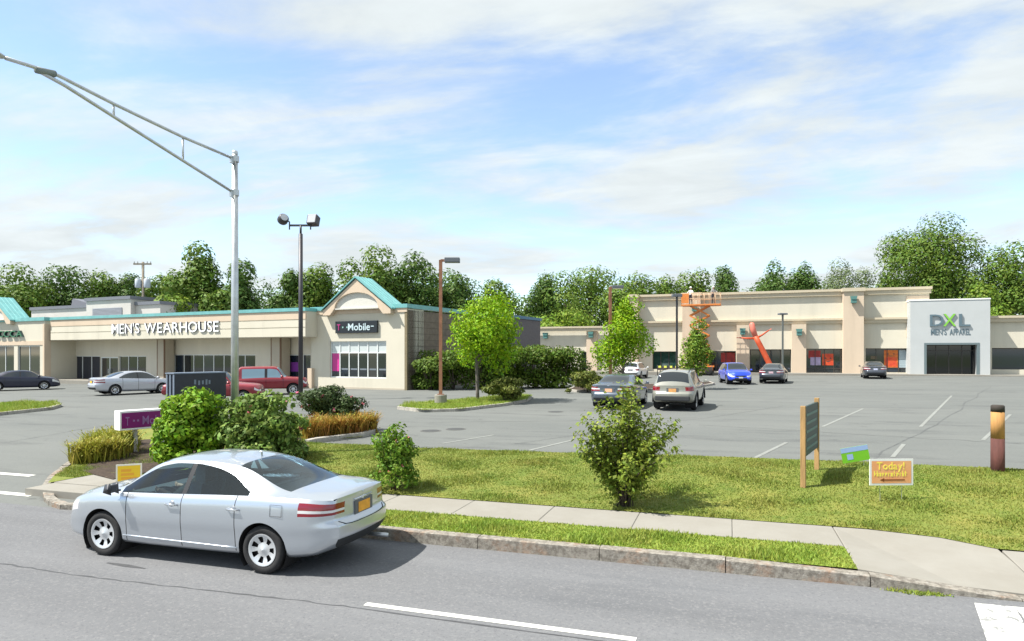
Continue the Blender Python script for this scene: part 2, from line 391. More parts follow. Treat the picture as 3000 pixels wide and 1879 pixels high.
random.seed(17)
M_tar2 = mat('old_lot_seam', (.085, .09, .088), .85, var=.3, vscale=4)
for (x0, y0, x1, y1) in ((1250, 1240, 2050, 1228), (2050, 1245, 2990, 1300), (1500, 1300, 2300, 1190), (2300, 1165, 2990, 1150), (20, 1290, 620, 1205), (2560, 1345, 2900, 1130)):
    p, q = on_lot(x0, y0), on_lot(x1, y1); n_ = 26; dv = (q-p).normalized(); nv = Vector((-dv.y, dv.x, 0)); w_ = 0; pts = []
    for i in range(n_+1):
        w_ += random.uniform(-.12, .12); c_ = p.lerp(q, i/n_)+nv*w_; pts.append((c_.x, c_.y))
    ribbon(pts, [random.uniform(.02, .07) for _ in pts], 'tar_seam', M_tar2, plot, lotz, .003)
# lawn with the planting bed that reaches into the lot
back = [on_lot(x, y) for x, y in ((2971, 1381), (2441, 1357), (2100, 1344), (1638, 1332), (1228, 1318), (1010, 1306), (905, 1303))]
bed = [on_lot(x, y) for x, y in ((940, 1296), (1060, 1284), (1112, 1268), (1060, 1247), (900, 1234), (700, 1228), (520, 1236), (400, 1258), (300, 1305))]
drv = [on_z(x, y, .12) for x, y in ((224, 1350), (175, 1378), (141, 1402), (124, 1422), (120, 1440), (137, 1462), (178, 1474), (225, 1483))]
drv = [Vector((p.x, p.y)) for p in drv]; drv[-1].y = KY+.02
lawn_poly = [(2.0, WF), (2.9, 11.12), (3.5, 10.71), (22, 10.63), (22, 16.2)]+[(p.x, p.y) for p in back]+[(p.x, p.y) for p in bed]+[(p.x+.16, p.y) for p in drv[:4]]+[(drv[3].x+.2, WF)]
for i in range(1, 8): lawn_poly.append((drv[3].x+.2+(2.0-drv[3].x-.2)*i/8, WF))
lawn, in_lawn = poly_sheet(lawn_poly, gz, .45, 'lawn', MATS['lawn_soil']); struct(lawn)
strip_poly = [(1.52, KY+.15), (1.52, WN), (-3, WN), (-8, WN), (drv[-1].x+1.6, WN), (drv[-1].x+.6, KY+.3), (drv[-1].x+.9, KY+.15), (-8, KY+.15), (-3, KY+.15)]
strip, in_strip = poly_sheet(strip_poly, lambda x, y: .165, .4, 'grass_verge', MATS['strip_soil']); struct(strip)
# mulch under the shrubs
mp_ = [on_z(x, y, .42) for x, y in ((235, 1350), (330, 1372), (450, 1352), (560, 1335), (760, 1335), (905, 1305), (880, 1280), (600, 1270), (380, 1285), (290, 1315))]
mulch, _ = poly_sheet([(p.x, p.y) for p in mp_], lambda x, y: gz(x, y)+.02+.02*math.sin(x*5)*math.sin(y*4), .3, 'mulch_bed', MATS['mulch']); struct(mulch)

# kerb stones: granite blocks along the road, round the corner and round the bed
kerb = bpy.data.objects.new('kerb', None); COL.objects.link(kerb); struct(kerb)
random.seed(8)
def kerb_run(pts, top, L, inner, depth=.16, m=MATS['granite'], par=None):
    P = [Vector(p) for p in pts]; cum = [0]
    for i in range(1, len(P)): cum.append(cum[-1]+(P[i]-P[i-1]).length)
    def at(s):
        s = max(0, min(cum[-1], s))
        for i in range(1, len(P)):
            if s <= cum[i]+1e-9: t = (s-cum[i-1])/max(1e-9, cum[i]-cum[i-1]); return P[i-1].lerp(P[i], t)
        return P[-1]
    s = 0
    while s < cum[-1]-.1:
        l = min(L*random.uniform(.85, 1.15), cum[-1]-s); a = at(s+.006); b = at(s+l-.006); d = (b-a).normalized(); nrm = Vector((-d.y, d.x))*inner
        zt0, zt1 = top(a), top(b); dz = random.uniform(-.006, .006); jit = random.uniform(-.008, .008)
        g = MB(); vs = []
        nseg = 5
        for k in range(nseg+1):
            q = a.lerp(b, k/nseg)+nrm*(jit+random.uniform(-.005, .005)); zt = zt0+(zt1-zt0)*k/nseg+dz
            vs += [(q.x, q.y, -.35), (q.x, q.y, zt-.012), (q.x+nrm.x*.015, q.y+nrm.y*.015, zt), (q.x+nrm.x*depth, q.y+nrm.y*depth, zt), (q.x+nrm.x*depth, q.y+nrm.y*depth, -.35)]
        fs = [(k*5+j, (k+1)*5+j, (k+1)*5+j+1, k*5+j+1) for k in range(nseg) for j in range(4)]+[(0, 1, 2, 3, 4), tuple(nseg*5+j for j in (4, 3, 2, 1, 0))]
        g.add(vs, fs); g.build('kerb_stone', m, par or kerb); s += l
kerb_run([(3.2, KY), (2.2, KY), (1.2, KY), (0, KY), (-5, KY), (drv[-1].x, KY)], lambda p: .172 if p.x < 1.2 else .172-.15*min(1, (p.x-1.2)/1.9), 1.7, -1)
kerb_run([(p.x, p.y) for p in drv[::-1]], lambda p: lotz(p.x, p.y)+.10, .55, -1)
kerb_run([(drv[0].x, drv[0].y)]+[(p.x, p.y) for p in bed[::-1]]+[(back[-1].x, back[-1].y)], lambda p: max(lotz(p.x, p.y)+.14, gz(p.x, p.y)+.02), .8, -1, .15, mat('concrete_kerb', (.34, .32, .28), .9, var=.25, vscale=6, bump=.3))
kerb_run([(14, KY), (3.2, KY)], lambda p: .022, 1.8, -1)

# sidewalk slabs
walk = bpy.data.objects.new('sidewalk', None); COL.objects.link(walk); struct(walk)
def slab(poly, z=.172, name='slab'):
    g = MB(); n = len(poly); dz = random.uniform(-.003, .003); cx = sum(p[0] for p in poly)/n; cy = sum(p[1] for p in poly)/n
    ins = [(p[0]+(cx-p[0])*.012, p[1]+(cy-p[1])*.012) for p in poly]
    zf = z if callable(z) else (lambda x, y: z)
    g.add([(p[0], p[1], -.3) for p in poly]+[(p[0], p[1], zf(*p)+dz-.008) for p in poly]+[(p[0], p[1], zf(*p)+dz) for p in ins],
          [tuple(range(2*n, 3*n))]+[(i, (i+1) % n, n+(i+1) % n, n+i) for i in range(n)]+[(n+i, n+(i+1) % n, 2*n+(i+1) % n, 2*n+i) for i in range(n)])
    g.build(name, MATS['concrete'], walk)
g = MB(); g.quad((-13.2, WN, .158), (1.52, WN, .158), (1.52, WF, .158), (-13.2, WF, .158)); g.build('joint_sand', mat('joint_sand', (.13, .12, .10), .95), walk, fix=False)
J = [1.52, .05, -1.42, -2.9, -4.4, -5.9, -7.4, -8.9, -10.4, -11.9, drv[3].x+.17]
for i in range(len(J)-1): slab([(J[i+1]+.003, WN+.004), (J[i]-.003, WN+.004), (J[i]-.003, WF-.004), (J[i+1]+.003, WF-.004)])
slab([(drv[3].x+.18, KY+.55), (drv[-1].x+1.3, KY+.55), (drv[-1].x+1.55, WN-.01), (drv[3].x+.18, WN-.01)], .165)
az = lambda x, y: .172-.135*sst(1.3, 3.2, x)*(1-min(1, max(0, (y-9.2)/1.45)))
slab([(1.53, KY+.165), (2.6, KY+.165), (3.52, KY+.165), (3.52, 10.2), (3.50, 10.74), (2.9, 11.14), (2.0, WF-.004), (1.53, WF-.004)], az)
slab([(3.535, KY+.165), (5.4, KY+.165), (5.4, 10.69), (3.535, 10.69)], az)
slab([(5.41, KY+.165), (7.4, KY+.165), (7.4, 10.69), (5.41, 10.69)], az)

# grass blades: short mown turf, uncountable
def blades(name, label_area, inside, zf, bbox, dens, h, seed, m):
    rng = np.random.default_rng(seed); k = int((bbox[1]-bbox[0])*(bbox[3]-bbox[2])*dens)
    X = rng.uniform(bbox[0], bbox[1], k); Y = rng.uniform(bbox[2], bbox[3], k)
    keep = inside(X, Y); X, Y = X[keep], Y[keep]
    clump = .55+.9*(.5+.5*np.sin(X*3.1+1.7*np.sin(Y*2.3)))*(.5+.5*np.sin(Y*4.1+1.3*np.sin(X*1.9)))
    Z = np.array([zf(x, y) for x, y in zip(X, Y)])
    k = len(X); a = rng.uniform(0, 6.283, k); hh = h*(.5+rng.random(k))*clump; w = .006+.010*rng.random(k)
    B = np.stack([X, Y, Z-.005], 1); D = np.stack([np.cos(a), np.sin(a), np.zeros(k)], 1)*w[:, None]
    T = B+np.stack([rng.normal(0, .5, k)*hh, rng.normal(0, .5, k)*hh, hh], 1)
    o = link(name, raw_mesh(name, np.stack([B-D, B+D, T], 1), 3), m); o['kind'] = 'stuff'; o['label'] = label_area; o['category'] = 'grass'
    return o
M_blade = mat('grass_blade', (.135, .215, .022), .75, col2=(.25, .255, .05), vscale=1.1, island=.30, trans=.3)
M_blade2 = mat('grass_blade_verge', (.18, .285, .025), .75, col2=(.28, .315, .055), vscale=1.3, island=.28, trans=.3)
blades('lawn_grass', 'short mown grass covering the lawn between sidewalk and parking lot', in_lawn, gz, (-15, 11, 10.7, 17.2), 1900, .038, 1, M_blade)
blades('verge_grass', 'brighter green grass strip between granite kerb and sidewalk', in_strip, lambda x, y: .165, (-11.5, 1.55, KY+.15, WN), 2600, .05, 2, M_blade2)
# a tuft growing at the foot of the kerb on the right
rng = np.random.default_rng(5); pc = on_z(2680, 1728, 0)
blades('kerb_weeds', 'weeds growing in the gutter at the low end of the kerb', lambda x, y: np.abs(x-pc.x) < .42*(1-np.abs(y-KY+.06)/.09), lambda x, y: 0, (pc.x-.5, pc.x+.5, KY-.16, KY+.03), 5200, .06, 3, M_blade2)
# ------------------------------------------------------------------ buildings
def stucco(name, col):
    dk = tuple(v*.86 for v in col); lt = tuple(min(.9, v*1.06) for v in col)
    return wearmat(name, [col, (lt, .5, .4, .65, .9, None), (dk, .9, .50, .72, .7, (1, 1, .12)), (tuple(v*.8 for v in col), 3.5, .60, .78, .45, (1, 1, .08))], .9, .15, 120)
M_stucco = stucco('tan_stucco', (.43, .385, .31)); M_cream = stucco('cream_stucco', (.57, .535, .44)); M_peach = stucco('peach_stucco', (.56, .455, .345)); M_mwwall = stucco('taupe_stucco', (.60, .565, .48))
M_trim = mat('brown_trim', (.20, .13, .09), .8, var=.15)
M_alum = mat('pale_window_frame', (.66, .69, .68), .45, .1)
M_blind = mat('pale_blind', (.50, .55, .55), .25, spec=.7)
M_navyglass = mat('blue_tinted_glass', (.010, .016, .035), .05, spec=.9)
M_roofg = mat('grey_roofing', (.22, .22, .22), .95, var=.2)
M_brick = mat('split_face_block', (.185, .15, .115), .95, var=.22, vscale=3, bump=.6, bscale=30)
M_pink = mat('magenta_print', (.55, .035, .25), .5)
M_purple = mat('purple_print', (.22, .04, .33), .5)
M_navy = mat('navy_enamel', (.018, .022, .075), .45)
M_letterw = mat('white_sign_face', (.82, .83, .84), .4)

def wall_sheet(g, s0, s1, z0, z1, t, openings=(), rev=.18, depth=.3):
    xs = sorted({s0, s1, *[v for o in openings for v in (o[0], o[1])]}); zs = sorted({z0, z1, *[v for o in openings for v in (o[2], o[3])]})
    for i in range(len(xs)-1):
        for j in range(len(zs)-1):
            cx, cz = (xs[i]+xs[i+1])/2, (zs[j]+zs[j+1])/2
            if any(o[0] < cx < o[1] and o[2] < cz < o[3] for o in openings): continue
            g.quad((xs[i], t, zs[j]), (xs[i+1], t, zs[j]), (xs[i+1], t, zs[j+1]), (xs[i], t, zs[j+1]))
    for a, b, c, d in openings:
        g.quad((a, t, c), (a, t+rev, c), (a, t+rev, d), (a, t, d)); g.quad((b, t, c), (b, t, d), (b, t+rev, d), (b, t+rev, c))
        g.quad((a, t, d), (a, t+rev, d), (b, t+rev, d), (b, t, d)); g.quad((a, t, c), (b, t, c), (b, t+rev, c), (a, t+rev, c))
    g.quad((s0, t, z0), (s0, t, z1), (s0, t+depth, z1), (s0, t+depth, z0)); g.quad((s1, t, z0), (s1, t+depth, z0), (s1, t+depth, z1), (s1, t, z1))
    g.quad((s0, t, z1), (s1, t, z1), (s1, t+depth, z1), (s0, t+depth, z1))
    return g
def window(parent, s0, s1, z0, z1, t, cols, rows=(), fw=.06, frame=None, pane=None, name='window', upper=None, skip=()):
    """frame with mullions; every pane is a child"""
    frame = frame or M_alum; g = MB(); th = .07
    g.box(s0, s1, t, t+th, z1-fw, z1); g.box(s0, s1, t, t+th, z0, z0+fw); g.box(s0, s0+fw, t+.002, t+th, z0+fw, z1-fw); g.box(s1-fw, s1, t+.002, t+th, z0+fw, z1-fw)
    xs = [s0+fw/2]+[s0+(s1-s0)*k/cols for k in range(1, cols)]+[s1-fw/2]; zs = [z0+fw/2]+list(rows)+[z1-fw/2]
    for x in xs[1:-1]: g.box(x-fw/2, x+fw/2, t+.004, t+th, z0+fw, z1-fw)
    for z in zs[1:-1]: g.box(s0+fw, s1-fw, t+.006, t+th, z-fw/2, z+fw/2)
    w = g.build(name, frame, parent)
    for i in range(cols):
        for j in range(len(zs)-1):
            q = MB(); dy = random.uniform(-.004, .004)
            q.quad((xs[i], t+.045+dy, zs[j]), (xs[i+1], t+.045-dy, zs[j]), (xs[i+1], t+.045-dy, zs[j+1]), (xs[i], t+.045+dy, zs[j+1]))
            q.build('pane', (upper if upper and j == len(zs)-2 and len(zs) > 2 else (pane or random.choice((M_glassd, M_glassd, M_glassb, M_glassc)))), w, fix=False)
    return w
random.seed(21)
# ===== long low shop building on the left =====
O1 = on_lot(1192, 1144); F1 = Frame(O1, -8)
B1 = thing('shop_building', 'long low tan shop building with teal roof edges, two gables and a recessed storefront', 'building', O1, -8)
R1 = F1.rect
zb = -.5
sL = F1.sz(912, 1080)[0]; zTop = F1.sz(1185, 904)[1]
# corner shop (right block)
wo_ = R1(966.5, 1000, 1131.5, 1108)
g = wall_sheet(MB(), sL, 0, zb, zTop, 0, [wo_], .16, 2.0); g.build('wall', M_cream, B1)
zt_ = F1.sz(1050, 1034)[1]
w = window(B1, *wo_, .10, 6, (zt_,), .075, upper=M_blind)
pw = (wo_[1]-wo_[0])/6
g = MB(); g.quad((wo_[0]+.12, .128, wo_[2]+.45), (wo_[0]+pw-.08, .128, wo_[2]+.45), (wo_[0]+pw-.08, .128, zt_-.02), (wo_[0]+.12, .128, zt_-.02)); g.build('poster', M_pink, w, fix=False)
for k in range(1, 6):     # display tables seen behind the glass
    x = wo_[0]+pw*k; g = MB(); g.quad((x+.12, .132, wo_[2]+.55), (x+pw-.12, .132, wo_[2]+.55), (x+pw-.12, .132, wo_[2]+.66), (x+.12, .132, wo_[2]+.66)); g.build('display_shelf', mat('shelf_grey', (.16, .19, .22), .5), w, fix=False)
# corner trim, base course
g = MB(); g.box(-.17, .02, -.025, .12, zb, zTop-.02); g.build('corner_trim', mat('dark_corner_trim', (.20, .165, .10), .9, var=.2), B1)
g = MB(); g.box(sL, -.18, -.02, .03, zb, .10); g.build('base_course', M_stucco, B1)
# side wall and roof
def px_of(F, s_, t_):
    p = F.w(s_, t_, 0); return 1500+FPX*(p.x*CY+p.y*SY)/(-p.x*SY+p.y*CY)
def t_for(F, s_, px):
    lo, hi = 0., 90.
    for _ in range(40):
        m_ = (lo+hi)/2
        if px_of(F, s_, m_) < px: lo = m_
        else: hi = m_
    return lo
tR0, tR1 = t_for(F1, .6, 1495), t_for(F1, .6, 1583)
tEnd = tR0+1
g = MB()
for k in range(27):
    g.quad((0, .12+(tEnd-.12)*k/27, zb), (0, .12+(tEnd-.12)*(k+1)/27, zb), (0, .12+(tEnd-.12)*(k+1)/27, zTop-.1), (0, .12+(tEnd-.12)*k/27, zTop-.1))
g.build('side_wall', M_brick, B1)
g = MB()
for k in range(1, 12): g.box(-.02, .012, .14, tEnd, k*.42-.012, k*.42+.012)
g.build('block_courses', mat('dark_mortar', (.11, .09, .07), .95), B1)  # dark mortar lines between the block courses
sFar = -58
g = MB(); g.quad((sFar, .5, zTop-.15), (-.3, .5, zTop-.15), (-.3, tEnd, zTop-.15), (sFar, tEnd, zTop-.15)); g.build('roof', M_roofg, B1)
cz0, cz1 = F1.sz(1160, 903)[1], F1.sz(1160, 893)[1]
g = MB(); g.box(sL-.02, .10, -.12, .35, cz0, cz1+.03); g.box(-.30, .11, .352, tEnd+.1, cz0-.02, cz1+.03); g.build('coping', M_teal, B1)
g = MB(); g.box(sL, .03, -.06, .02, cz0-.28, cz0-.004); g.build('cornice', M_peach, B1)
# rear taller box at the far end of the side wall
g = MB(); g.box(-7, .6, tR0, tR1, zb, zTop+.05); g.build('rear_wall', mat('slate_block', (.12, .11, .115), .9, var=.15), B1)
g = MB(); g.box(-7.1, .7, tR0-.1, tR1+.1, zTop+.05, zTop+.3); g.build('rear_coping', mat('blue_coping', (.05, .16, .26), .5), B1)

def gable(parent, sc, hw, zf, za, aw, ztb, tf):
    N = 24; outer = []; inner = []
    zfoot = zf-.32
    for i in range(N+1):
        u = -1+2*i/N
        outer.append((sc+hw*u, zf+(za-zf)*(1-abs(u))))
        a = math.pi*(1-i/N); inner.append((sc+aw*math.cos(a), ztb+(za-zf)*.50*math.sin(a)))
    g = MB()
    for i in range(N):
        (x0, z0), (x1, z1), (p0, q0), (p1, q1) = outer[i], outer[i+1], inner[i], inner[i+1]
        g.quad((p0, tf, q0), (p1, tf, q1), (x1, tf, z1), (x0, tf, z0)); g.quad((p0, tf, q0), (p0, tf+.28, q0), (p1, tf+.28, q1), (p1, tf, q1))
    for sg in (-1, 1):
        x0, x1 = sorted((sc+sg*hw, sc+sg*(aw+.02)));
        g.box(min(x0, x1), max(x0, x1), tf, tf+.42, zfoot, ztb) if False else None
        xo, xi = sc+sg*hw, sc+sg*aw; xf = sc+sg*(hw-.62)
        g.prism([(xo, zf), (xi, ztb), (xf, zfoot), (xo, zfoot)], tf, tf+.42)
    g.build('gable_front', M_peach, parent)
    g = MB(); pts = [(sc+aw*math.cos(math.pi*(1-i/N)), ztb+(za-zf)*.50*math.sin(math.pi*(1-i/N))) for i in range(N+1)]
    g.add([(x, tf+.16, z) for x, z in pts]+[(sc, tf+.16, ztb)], [(i, i+1, N+1) for i in range(N)])
    g.box(sc-aw, sc+aw, tf+.03, tf+.40, ztb-.09, ztb-.004); g.build('gable_panel', mat('pale_gable_panel', (.56, .55, .50), .85, var=.04), parent)
    for sg in (-1, 1):
        g = MB(); e = .10; th = .09
        dx, dz = hw, za-zf; ln = math.hypot(dx, dz); ux, uz = dx/ln, dz/ln
        A = (sc, za+e); Bp = (sc+sg*(hw+ux*.22), zf-uz*.22+e)
        for (t0, t1) in ((tf-.10, tf+1.75),):
            v = [(A[0], t0, A[1]), (Bp[0], t0, Bp[1]), (Bp[0], t0, Bp[1]+th), (A[0], t0, A[1]+th), (A[0], t1, A[1]), (Bp[0], t1, Bp[1]), (Bp[0], t1, Bp[1]+th), (A[0], t1, A[1]+th)]
            g.add(v, [(0, 1, 2, 3), (7, 6, 5, 4), (0, 4, 5, 1), (3, 2, 6, 7), (1, 5, 6, 2), (0, 3, 7, 4)])
        rf = g.build('gable_roof', M_teal, parent)
        g = MB()
        for k in range(1, 5):     # standing seams
            t = tf-.1+1.85*k/5; nx_, nz_ = -sg*0, 1
            g.tube([(A[0], t, A[1]+th+.012), (Bp[0], t, Bp[1]+th+.012)], .02, 5)
        g.build('roof_seam', M_teal, rf)
    g = MB(); zb_ = zf-.2; g.quad((sc-hw, tf+1.7, zb_), (sc+hw, tf+1.7, zb_), (sc, tf+1.7, za+.1)); g.build('gable_back', M_stucco, parent)
TG = -.42
scT = F1.sz(1041, 850, TG)[0]; hwT = (F1.sz(1144, 900, TG)[0]-F1.sz(946, 900, TG)[0])/2; scT = (F1.sz(1144, 900, TG)[0]+F1.sz(946, 900, TG)[0])/2
zfT = F1.sz(1041, 908, TG)[1]; zaT = F1.sz(1041, 818, TG)[1]; awT = (F1.sz(1102, 900, TG)[0]-F1.sz(975, 900, TG)[0])/2; ztT = F1.sz(1041, 902, TG)[1]
gable(B1, scT, hwT, zfT, zaT, awT, ztT, TG)

# middle shop: projecting fascia over a recessed storefront
TF, TR = -1.15, 1.25
sA, sB = F1.sz(150, 960, TF)[0], F1.sz(896, 960, TF)[0]
zF0 = F1.sz(500, 992.5, TF)[1]; zF1 = F1.sz(690, 919, TF)[1]
g = MB(); g.box(sA, sB, TF, .4, zF0, zF1); g.box(sB-.02, sL+.02, -.30, .3, zF0+.05, zF1-.02); g.build('fascia', M_cream, B1)
zb1, zb2, zb3 = F1.sz(690, 941, TF)[1], F1.sz(690, 964, TF)[1], F1.sz(690, 986, TF)[1]
g = MB(); g.box(sA-.01, sB+.01, TF-.05, TF+.06, zb1, zF1-.01); g.build('fascia_band', M_peach, B1)
g = MB(); g.box(sA, sB, TF-.045, TF+.03, zb2+.03, zb1-.07); g.box(sA, sB, TF-.045, TF+.03, zF0+.02, zb2-.03); g.build('fascia_panel', M_cream, B1)
g = MB(); g.box(sA-.03, sB+.05, TF-.12, .45, zF1, zF1+.24); g.build('coping', M_teal, B1)
# storefront
opA = R1(213, 1043, 293, 1124, TR); opD = R1(294, 1046, 346, 1124, TR); opC = R1(348, 1043, 428, 1106, TR)
opB = R1(509, 1039, 748, 1102, TR); opE = R1(841, 1039, 876, 1126, TR); opG = R1(886, 1039, 910, 1128, TR)
opH = R1(151, 1045, 175, 1105, TR)
sWL = sA-2
g = wall_sheet(MB(), sWL, sL+.05, zb, zF0+.05, TR, [opA, opD, opC, opB, opE, opG, opH], .12, .3); g.build('storefront_wall', M_mwwall, B1)
window(B1, *opA, TR+.07, 3, (), .07, pane=M_navyglass); window(B1, *opC, TR+.07, 3, (), .07); window(B1, *opB, TR+.07, 8, (), .07); window(B1, *opH, TR+.07, 1, (), .06)
dr = window(B1, *opD, TR+.06, 2, (), .11, name='door')
g = MB()
for sg in (-1, 1): g.box((opD[0]+opD[1])/2+sg*.12-.015, (opD[0]+opD[1])/2+sg*.12+.015, TR-.02, TR+.05, opD[2]+.9, opD[2]+1.3)
g.build('door_handle', M_alum, dr)
dw = window(B1, *opE, TR+.06, 1, (), .08, name='door', pane=M_navyglass); window(B1, *opG, TR+.06, 1, (), .06, pane=M_navyglass)
g = MB(); x0, x1 = opE[0]+.25, opE[1]-.18
g.quad((x0, TR+.098, opE[2]+.95), (x1, TR+.098, opE[2]+.95), (x1, TR+.098, opE[2]+1.65), (x0, TR+.098, opE[2]+1.65)); g.build('poster', M_purple, dw, fix=False)
g = MB(); g.quad((sWL, TF+.02, zF0-.002), (sL, TF+.02, zF0-.002), (sL, TR+.05, zF0-.002), (sWL, TR+.05, zF0-.002)); g.build('soffit', M_mwwall, B1)
for (a, b) in ((468, 489), (801, 829)):
    r = R1(a, 1000, b, 1120, .35); g = MB(); g.box(r[0], r[1], .1, .1+(r[1]-r[0]), zb, zF0); cl_ = g.build('column', M_stucco, B1)
    g = MB(); w_ = .09
    for x in (r[0]-.012, r[1]-w_+.012): g.box(x, x+w_, .085, .2, zb, zF0-.02)
    g.build('column_edge', M_trim, cl_)
g = MB(); g.box(sWL, sL, TF-.5, TR+.1, zb, .12); g.build('shop_walkway', MATS['concrete'], B1)
g = MB(); g.box(sL-.1, sL+.28, -.28, .0, zb, F1.sz(912, 1079)[1]); g.build('low_pier', M_peach, B1)

# left block with its own gable
T2 = -1.45
s2R = F1.sz(131, 1000, T2)[0]; z2T = F1.sz(100, 941, T2)[1]; s2L = s2R-14
oL1 = R1(52, 1013, 117, 1118, T2); oL2 = R1(-40, 1013, 41, 1118, T2)
g = wall_sheet(MB(), s2L, s2R, zb, z2T, T2, [oL1, oL2], .15, 2.9); g.build('wall', M_cream, B1)
window(B1, *oL1, T2+.08, 2, (), .07); window(B1, *oL2, T2+.08, 3, (), .07)
g = MB(); r = R1(-40, 1000, 120, 1012, T2); g.box(s2L+.01, s2R+.015, T2-.04, T2+.02, r[2], r[3]); g.box(s2R-.22, s2R+.02, T2-.05, T2+.5, zb, z2T-.3); g.build('band', M_peach, B1)
g = MB(); g.box(s2L, s2R+.12, T2-.12, T2+3, z2T, z2T+.32); g.build('coping', M_teal, B1)
sc2 = F1.sz(-22, 900, T2+TG)[0]; zf2 = F1.sz(58, 938, T2+TG)[1]
gable(B1, sc2, hwT, zf2, zf2+(zaT-zfT), awT, zf2+(ztT-zfT), T2+TG)

# shop signs
rs = R1(330, 941, 643, 976, TF-.05); zA = F1.sz(486, 975, TF-.05)[1]; zB = F1.sz(486, 944, TF-.05)[1]
sg1 = thing('fascia_lettering', 'white and navy block letter sign on the tan fascia of the middle shop', 'sign', O1, -8)
lettering(sg1, "MEN'S WEARHOUSE", rs[0], rs[1], zA, zB, TF-.055, M_letterw, M_navy, .08)
rs = R1(985, 941, 1107, 976, -.06)
sg2 = thing('wall_sign', 'black panel sign with white and magenta letters above the corner shop window', 'sign', O1, -8)
g = MB(); g.box(rs[0], rs[1], -.16, -.001, rs[2], rs[3]); g.build('panel', mat('black_sign_panel', (.012, .016, .022), .35), sg2, bevel=.015)
h = rs[3]-rs[2]; wd = rs[1]-rs[0]
lettering(sg2, 'T', rs[0]+wd*.05, rs[0]+wd*.13, rs[2]+h*.25, rs[2]+h*.74, -.161, mat('magenta_letter', (.45, .03, .22), .5), None, .03)
for k in (0, 1, 2):
    if k == 1: continue
    g = MB(); g.box(rs[0]+wd*(.175+.065*k/2*1.6), rs[0]+wd*(.205+.065*k/2*1.6), -.185, -.16, rs[2]+h*.42, rs[2]+h*.55); g.build('dot', mat('teal_letter', (.25, .45, .42), .5), sg2)
lettering(sg2, 'Mobile', rs[0]+wd*.32, rs[0]+wd*.84, rs[2]+h*.22, rs[2]+h*.80, -.161, mat('pale_letter', (.55, .68, .72), .4), None, .03)
g = MB(); g.box(rs[0]+wd*.86, rs[0]+wd*.93, -.185, -.16, rs[2]+h*.5, rs[2]+h*.57); g.build('dash', mat('pale_letter', (.55, .68, .72)), sg2)
rs = R1(-20, 970, 72, 988, T2)
sg3 = thing('green_lettering', 'dark green letter sign on the leftmost shop front, cut by the picture edge', 'sign', O1, -8)
lettering(sg3, 'OCCCA', rs[0], rs[1], rs[2], rs[3], T2-.005, mat('green_letter', (.03, .16, .075), .5), mat('green_letter_side', (.02, .05, .05), .5), .22)

# ===== big-box store on the right =====
O2 = on_lot(2670, 1099); F2 = Frame(O2, -2)
B2 = thing('store_building', 'large cream and peach stuccoed store with stepped parapets, pilasters and grey entrance portal', 'building', O2, -2)
R2 = F2.rect
M_lampg = mat('verdigris_lamp', (.09, .22, .20), .5, .2)
M_orange = mat('orange_poster', (.62, .10, .02), .5, col2=(.45, .03, .015), vscale=2.5)
M_orange2 = mat('amber_poster', (.65, .20, .02), .5, col2=(.35, .03, .01), vscale=3)
M_red = mat('red_poster', (.42, .03, .02), .5, col2=(.16, .01, .01), vscale=1.5)
M_lilac = mat('lilac_poster', (.35, .30, .48), .5, var=.2, vscale=3)
zg = -.7
def top(px, py, t=0): return F2.sz(px, py, t)[1]
sW0 = F2.sz(1560, 1000)[0]; sW1 = F2.sz(1845, 1000)[0]; sM0 = sW1; sM1 = F2.sz(2722, 900)[0]; sP0, sP1 = F2.sz(2667, 1000, -1.6)[0], F2.sz(2901, 1000, -1.6)[0]
zW = top(1670, 963); zM = top(2400, 858); zMid1 = top(2350, 934, -.5); zMid0 = top(2350, 949, -.5)
ops = [R2(*q) for q in ((1700, 1031, 1718, 1090), (1911, 1030, 1982, 1082), (2068, 1029, 2156, 1088), (2197, 1024, 2318, 1101), (2362, 1022, 2472, 1096), (2536, 1021, 2668, 1092))]
g = wall_sheet(MB(), sM0, sM1, zg, zM, 0, ops[1:], .5, 12); g.build('wall', M_cream, B2)
g = wall_sheet(MB(), sW0-6, sM0, zg, zW, .4, [ops[0]], .4, 12); g.build('wing_wall', M_cream, B2)
sR1 = sP1+30; zR = top(2950, 932)
opR = (F2.sz(2906, 1050, .1)[0], sR1-2, F2.sz(2950, 1083, .1)[1], F2.sz(2950, 1020, .1)[1])
g = wall_sheet(MB(), sM1-.01, sR1, zg, zR, .1, [opR], .4, 12); g.build('wing_wall', M_cream, B2)
M_corn = mat('tan_cornice', (.50, .435, .32), .85, var=.05)
def cornice(s0, s1, zt, h, t, parent=B2, m=None, name='cornice', ends=.0):
    g = MB(); g.box(s0-ends, s1+ends, t, .05, zt-h*.38, zt); g.box(s0-ends*.6, s1+ends*.6, t+.12, .05, zt-h, zt-h*.38); return g.build(name, m or M_stucco, parent)
M_corn = mat('tan_cornice', (.55, .47, .34), .85, var=.05)
cornice(sM0, sM1, zM+.28, .62, -.38, m=M_corn, ends=.2)
cornice(sW0-6, sM0-.3, zW+.22, .5, -.35, m=M_corn)
cornice(sP1+.05, sR1, zR+.2, .55, -.35, m=M_corn)
for (a, b) in ((1846, 1998), (2052, 2471), (2531, 2690)): cornice(F2.sz(a, 940)[0], F2.sz(b, 940)[0], zMid1, zMid1-zMid0, -.36, m=M_corn, name='mid_cornice')
